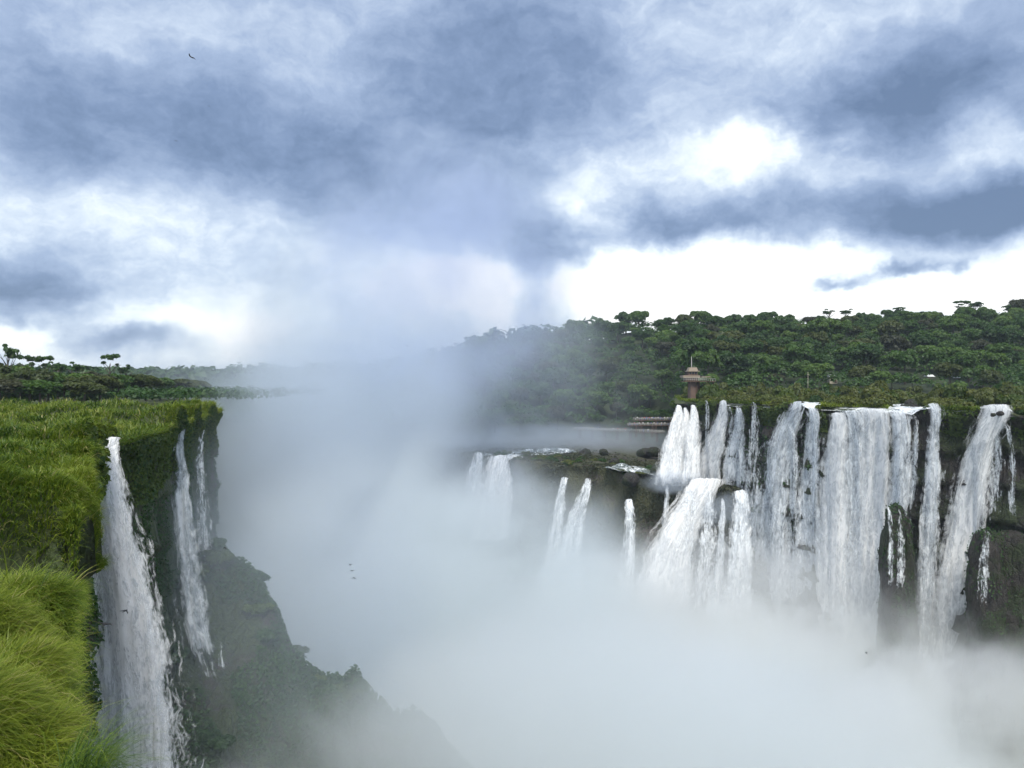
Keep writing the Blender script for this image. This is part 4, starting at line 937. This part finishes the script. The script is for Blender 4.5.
# cloud-plane projection for the small structure
den = t.m('ADD', t.m('MAXIMUM', sep.outputs[2], 0.0), .16)
CP = t.new('ShaderNodeCombineXYZ', {0: t.m('DIVIDE', sep.outputs[0], den), 1: t.m('DIVIDE', sep.outputs[1], den), 2: 0.0}).outputs[0]
wn = t.new('ShaderNodeTexNoise', {'Vector': AE, 'Scale': .16, 'Detail': 5, 'Roughness': .6}).outputs['Color']
warp = t.vm('MULTIPLY', t.vm('SUBTRACT', wn, (.5, .5, .5)), (9, 5, 0))
AW = t.vm('ADD', AE, warp)
def ang(px, py):
    x, y, z = P(px, py, 1); return math.degrees(math.atan2(x, y)), math.degrees(math.atan2(z, math.hypot(x, y)))
CLOUDS = [  # px, py, rx px, ry px, weight (+ dark, - bright)
    (120, 130, 190, 42, .34), (260, 120, 130, 45, .22), (500, 95, 120, 70, .34), (440, 30, 220, 40, .12), (40, 60, 90, 60, .12), (150, 45, 70, 30, -.05), (330, 55, 70, 35, -.06), (250, 15, 80, 20, -.1),
    (25, 288, 70, 24, .55), (125, 336, 52, 12, .50), (130, 222, 170, 40, -.12), (60, 250, 130, 26, .05), (200, 322, 80, 24, -.38), (30, 335, 60, 16, -.4), (60, 190, 120, 20, -.08),
    (400, 205, 140, 45, .12), (440, 285, 60, 26, -.38), (545, 275, 32, 45, .75), (490, 235, 60, 40, .25), (560, 205, 40, 22, -.35), (610, 160, 60, 30, -.2), (740, 150, 60, 26, -.55), (620, 275, 150, 36, -.6), (800, 288, 330, 34, -.62), (660, 300, 70, 7, .28), (770, 268, 40, 7, .22),
    (690, 225, 90, 24, .52), (600, 250, 45, 14, .3), (790, 205, 60, 20, .16), (880, 110, 110, 42, .36), (960, 80, 90, 40, .3), (935, 222, 85, 34, .62), (1010, 195, 50, 30, .5), (838, 288, 32, 8, .85), (895, 272, 28, 9, .75), (946, 272, 10, 10, .4),
    (1000, 140, 45, 22, -.3), (840, 180, 70, 14, -.15), (820, 25, 180, 40, -.08), (700, 60, 80, 50, -.03), (640, 90, 60, 50, .08), (330, 230, 80, 60, .05)]
acc = None
for px, py, rx, ry, w in CLOUDS:
    a, e = ang(px, py); q = t.vm('MULTIPLY', t.vm('SUBTRACT', AW, (a, e, 0)), (1/(rx/14.2), 1/(ry/14.2), 0))
    g = t.m('EXPONENT', t.m('MULTIPLY', t.vm('DOT_PRODUCT', q, q), -.9)); g = t.m('MULTIPLY', g, w)
    acc = g if acc is None else t.m('ADD', acc, g)
n1 = t.noise(CP, .8, 9, .64, .5); n2 = t.noise(t.vm('MULTIPLY', AW, (.55, 1.0, 0)), .26, 9, .66)
n3 = t.noise(t.vm('MULTIPLY', AE, (.7, 1.0, 0)), .75, 7, .62, .6)
acc = t.m('MULTIPLY', acc, t.m('ADD', .45, t.m('MULTIPLY', n1, 1.1)))
cv = t.m('ADD', t.m('ADD', .49, acc), t.m('ADD', t.m('MULTIPLY', t.m('SUBTRACT', n1, .5), .46), t.m('MULTIPLY', t.m('ADD', t.m('SUBTRACT', n2, .5), t.m('MULTIPLY', t.m('SUBTRACT', n3, .5), .28)), .72)))
# brighter towards the horizon
cv = t.m('SUBTRACT', cv, t.mr(el, 16, 0, 0, .12))
CSC = 4.8
cc = t.ramp(cv, [(.06, (1.0, 1.0, 1.0)), (.24, (.80, .87, .92)), (.42, (.51, .60, .735)), (.60, (.32, .41, .575)), (.82, (.19, .265, .415)), (1, (.12, .18, .30))])
sky = t.new('ShaderNodeTexSky', sky_type='NISHITA', sun_disc=False, sun_elevation=SUN_EL, sun_rotation=SUN_AZ).outputs[0]
ccs = t.new('ShaderNodeVectorMath', {0: cc}, operation='SCALE'); ccs.inputs['Scale'].default_value = CSC*1.0
fin = t.mix(.95, (0, 0, 0), (0, 0, 0)); nd = fin.node
t.l.new(sky, nd.inputs[6]); t.l.new(ccs.outputs[0], nd.inputs[7])
bg = t.new('ShaderNodeBackground', {'Color': fin, 'Strength': .1}); wo = t.new('ShaderNodeOutputWorld'); t.l.new(bg.outputs[0], wo.inputs[0])
sl = bpy.data.lights.new('sun', 'SUN'); sl.energy = 1.5; sl.angle = math.radians(22); sl.color = (1, .96, .88)
so = put('sun', sl); dirv = Vector((math.sin(SUN_AZ)*math.cos(SUN_EL), math.cos(SUN_AZ)*math.cos(SUN_EL), math.sin(SUN_EL)))
so.rotation_euler = dirv.to_track_quat('Z', 'Y').to_euler()

# ---------------------------------------------------------------- camera and render settings
cam = bpy.data.cameras.new('camera'); co = put('camera', cam); co.location = (0, 0, 0); co.rotation_euler = (math.pi/2, 0, 0)
cam.sensor_width = 36; cam.lens = 36*F/1024; cam.clip_end = 20000; cam.clip_start = .1; SC.camera = co
SC.view_settings.view_transform = 'Standard'; SC.view_settings.look = 'None'; SC.view_settings.gamma = 1; SC.view_settings.exposure = 1.38
SC.render.engine = 'CYCLES'; c = SC.cycles
c.use_denoising = True; c.volume_bounces = 7; c.max_bounces = 10; c.diffuse_bounces = 3; c.transparent_max_bounces = 24; c.volume_step_rate = .6; c.volume_max_steps = 256
c.use_adaptive_sampling = True; c.adaptive_threshold = .02
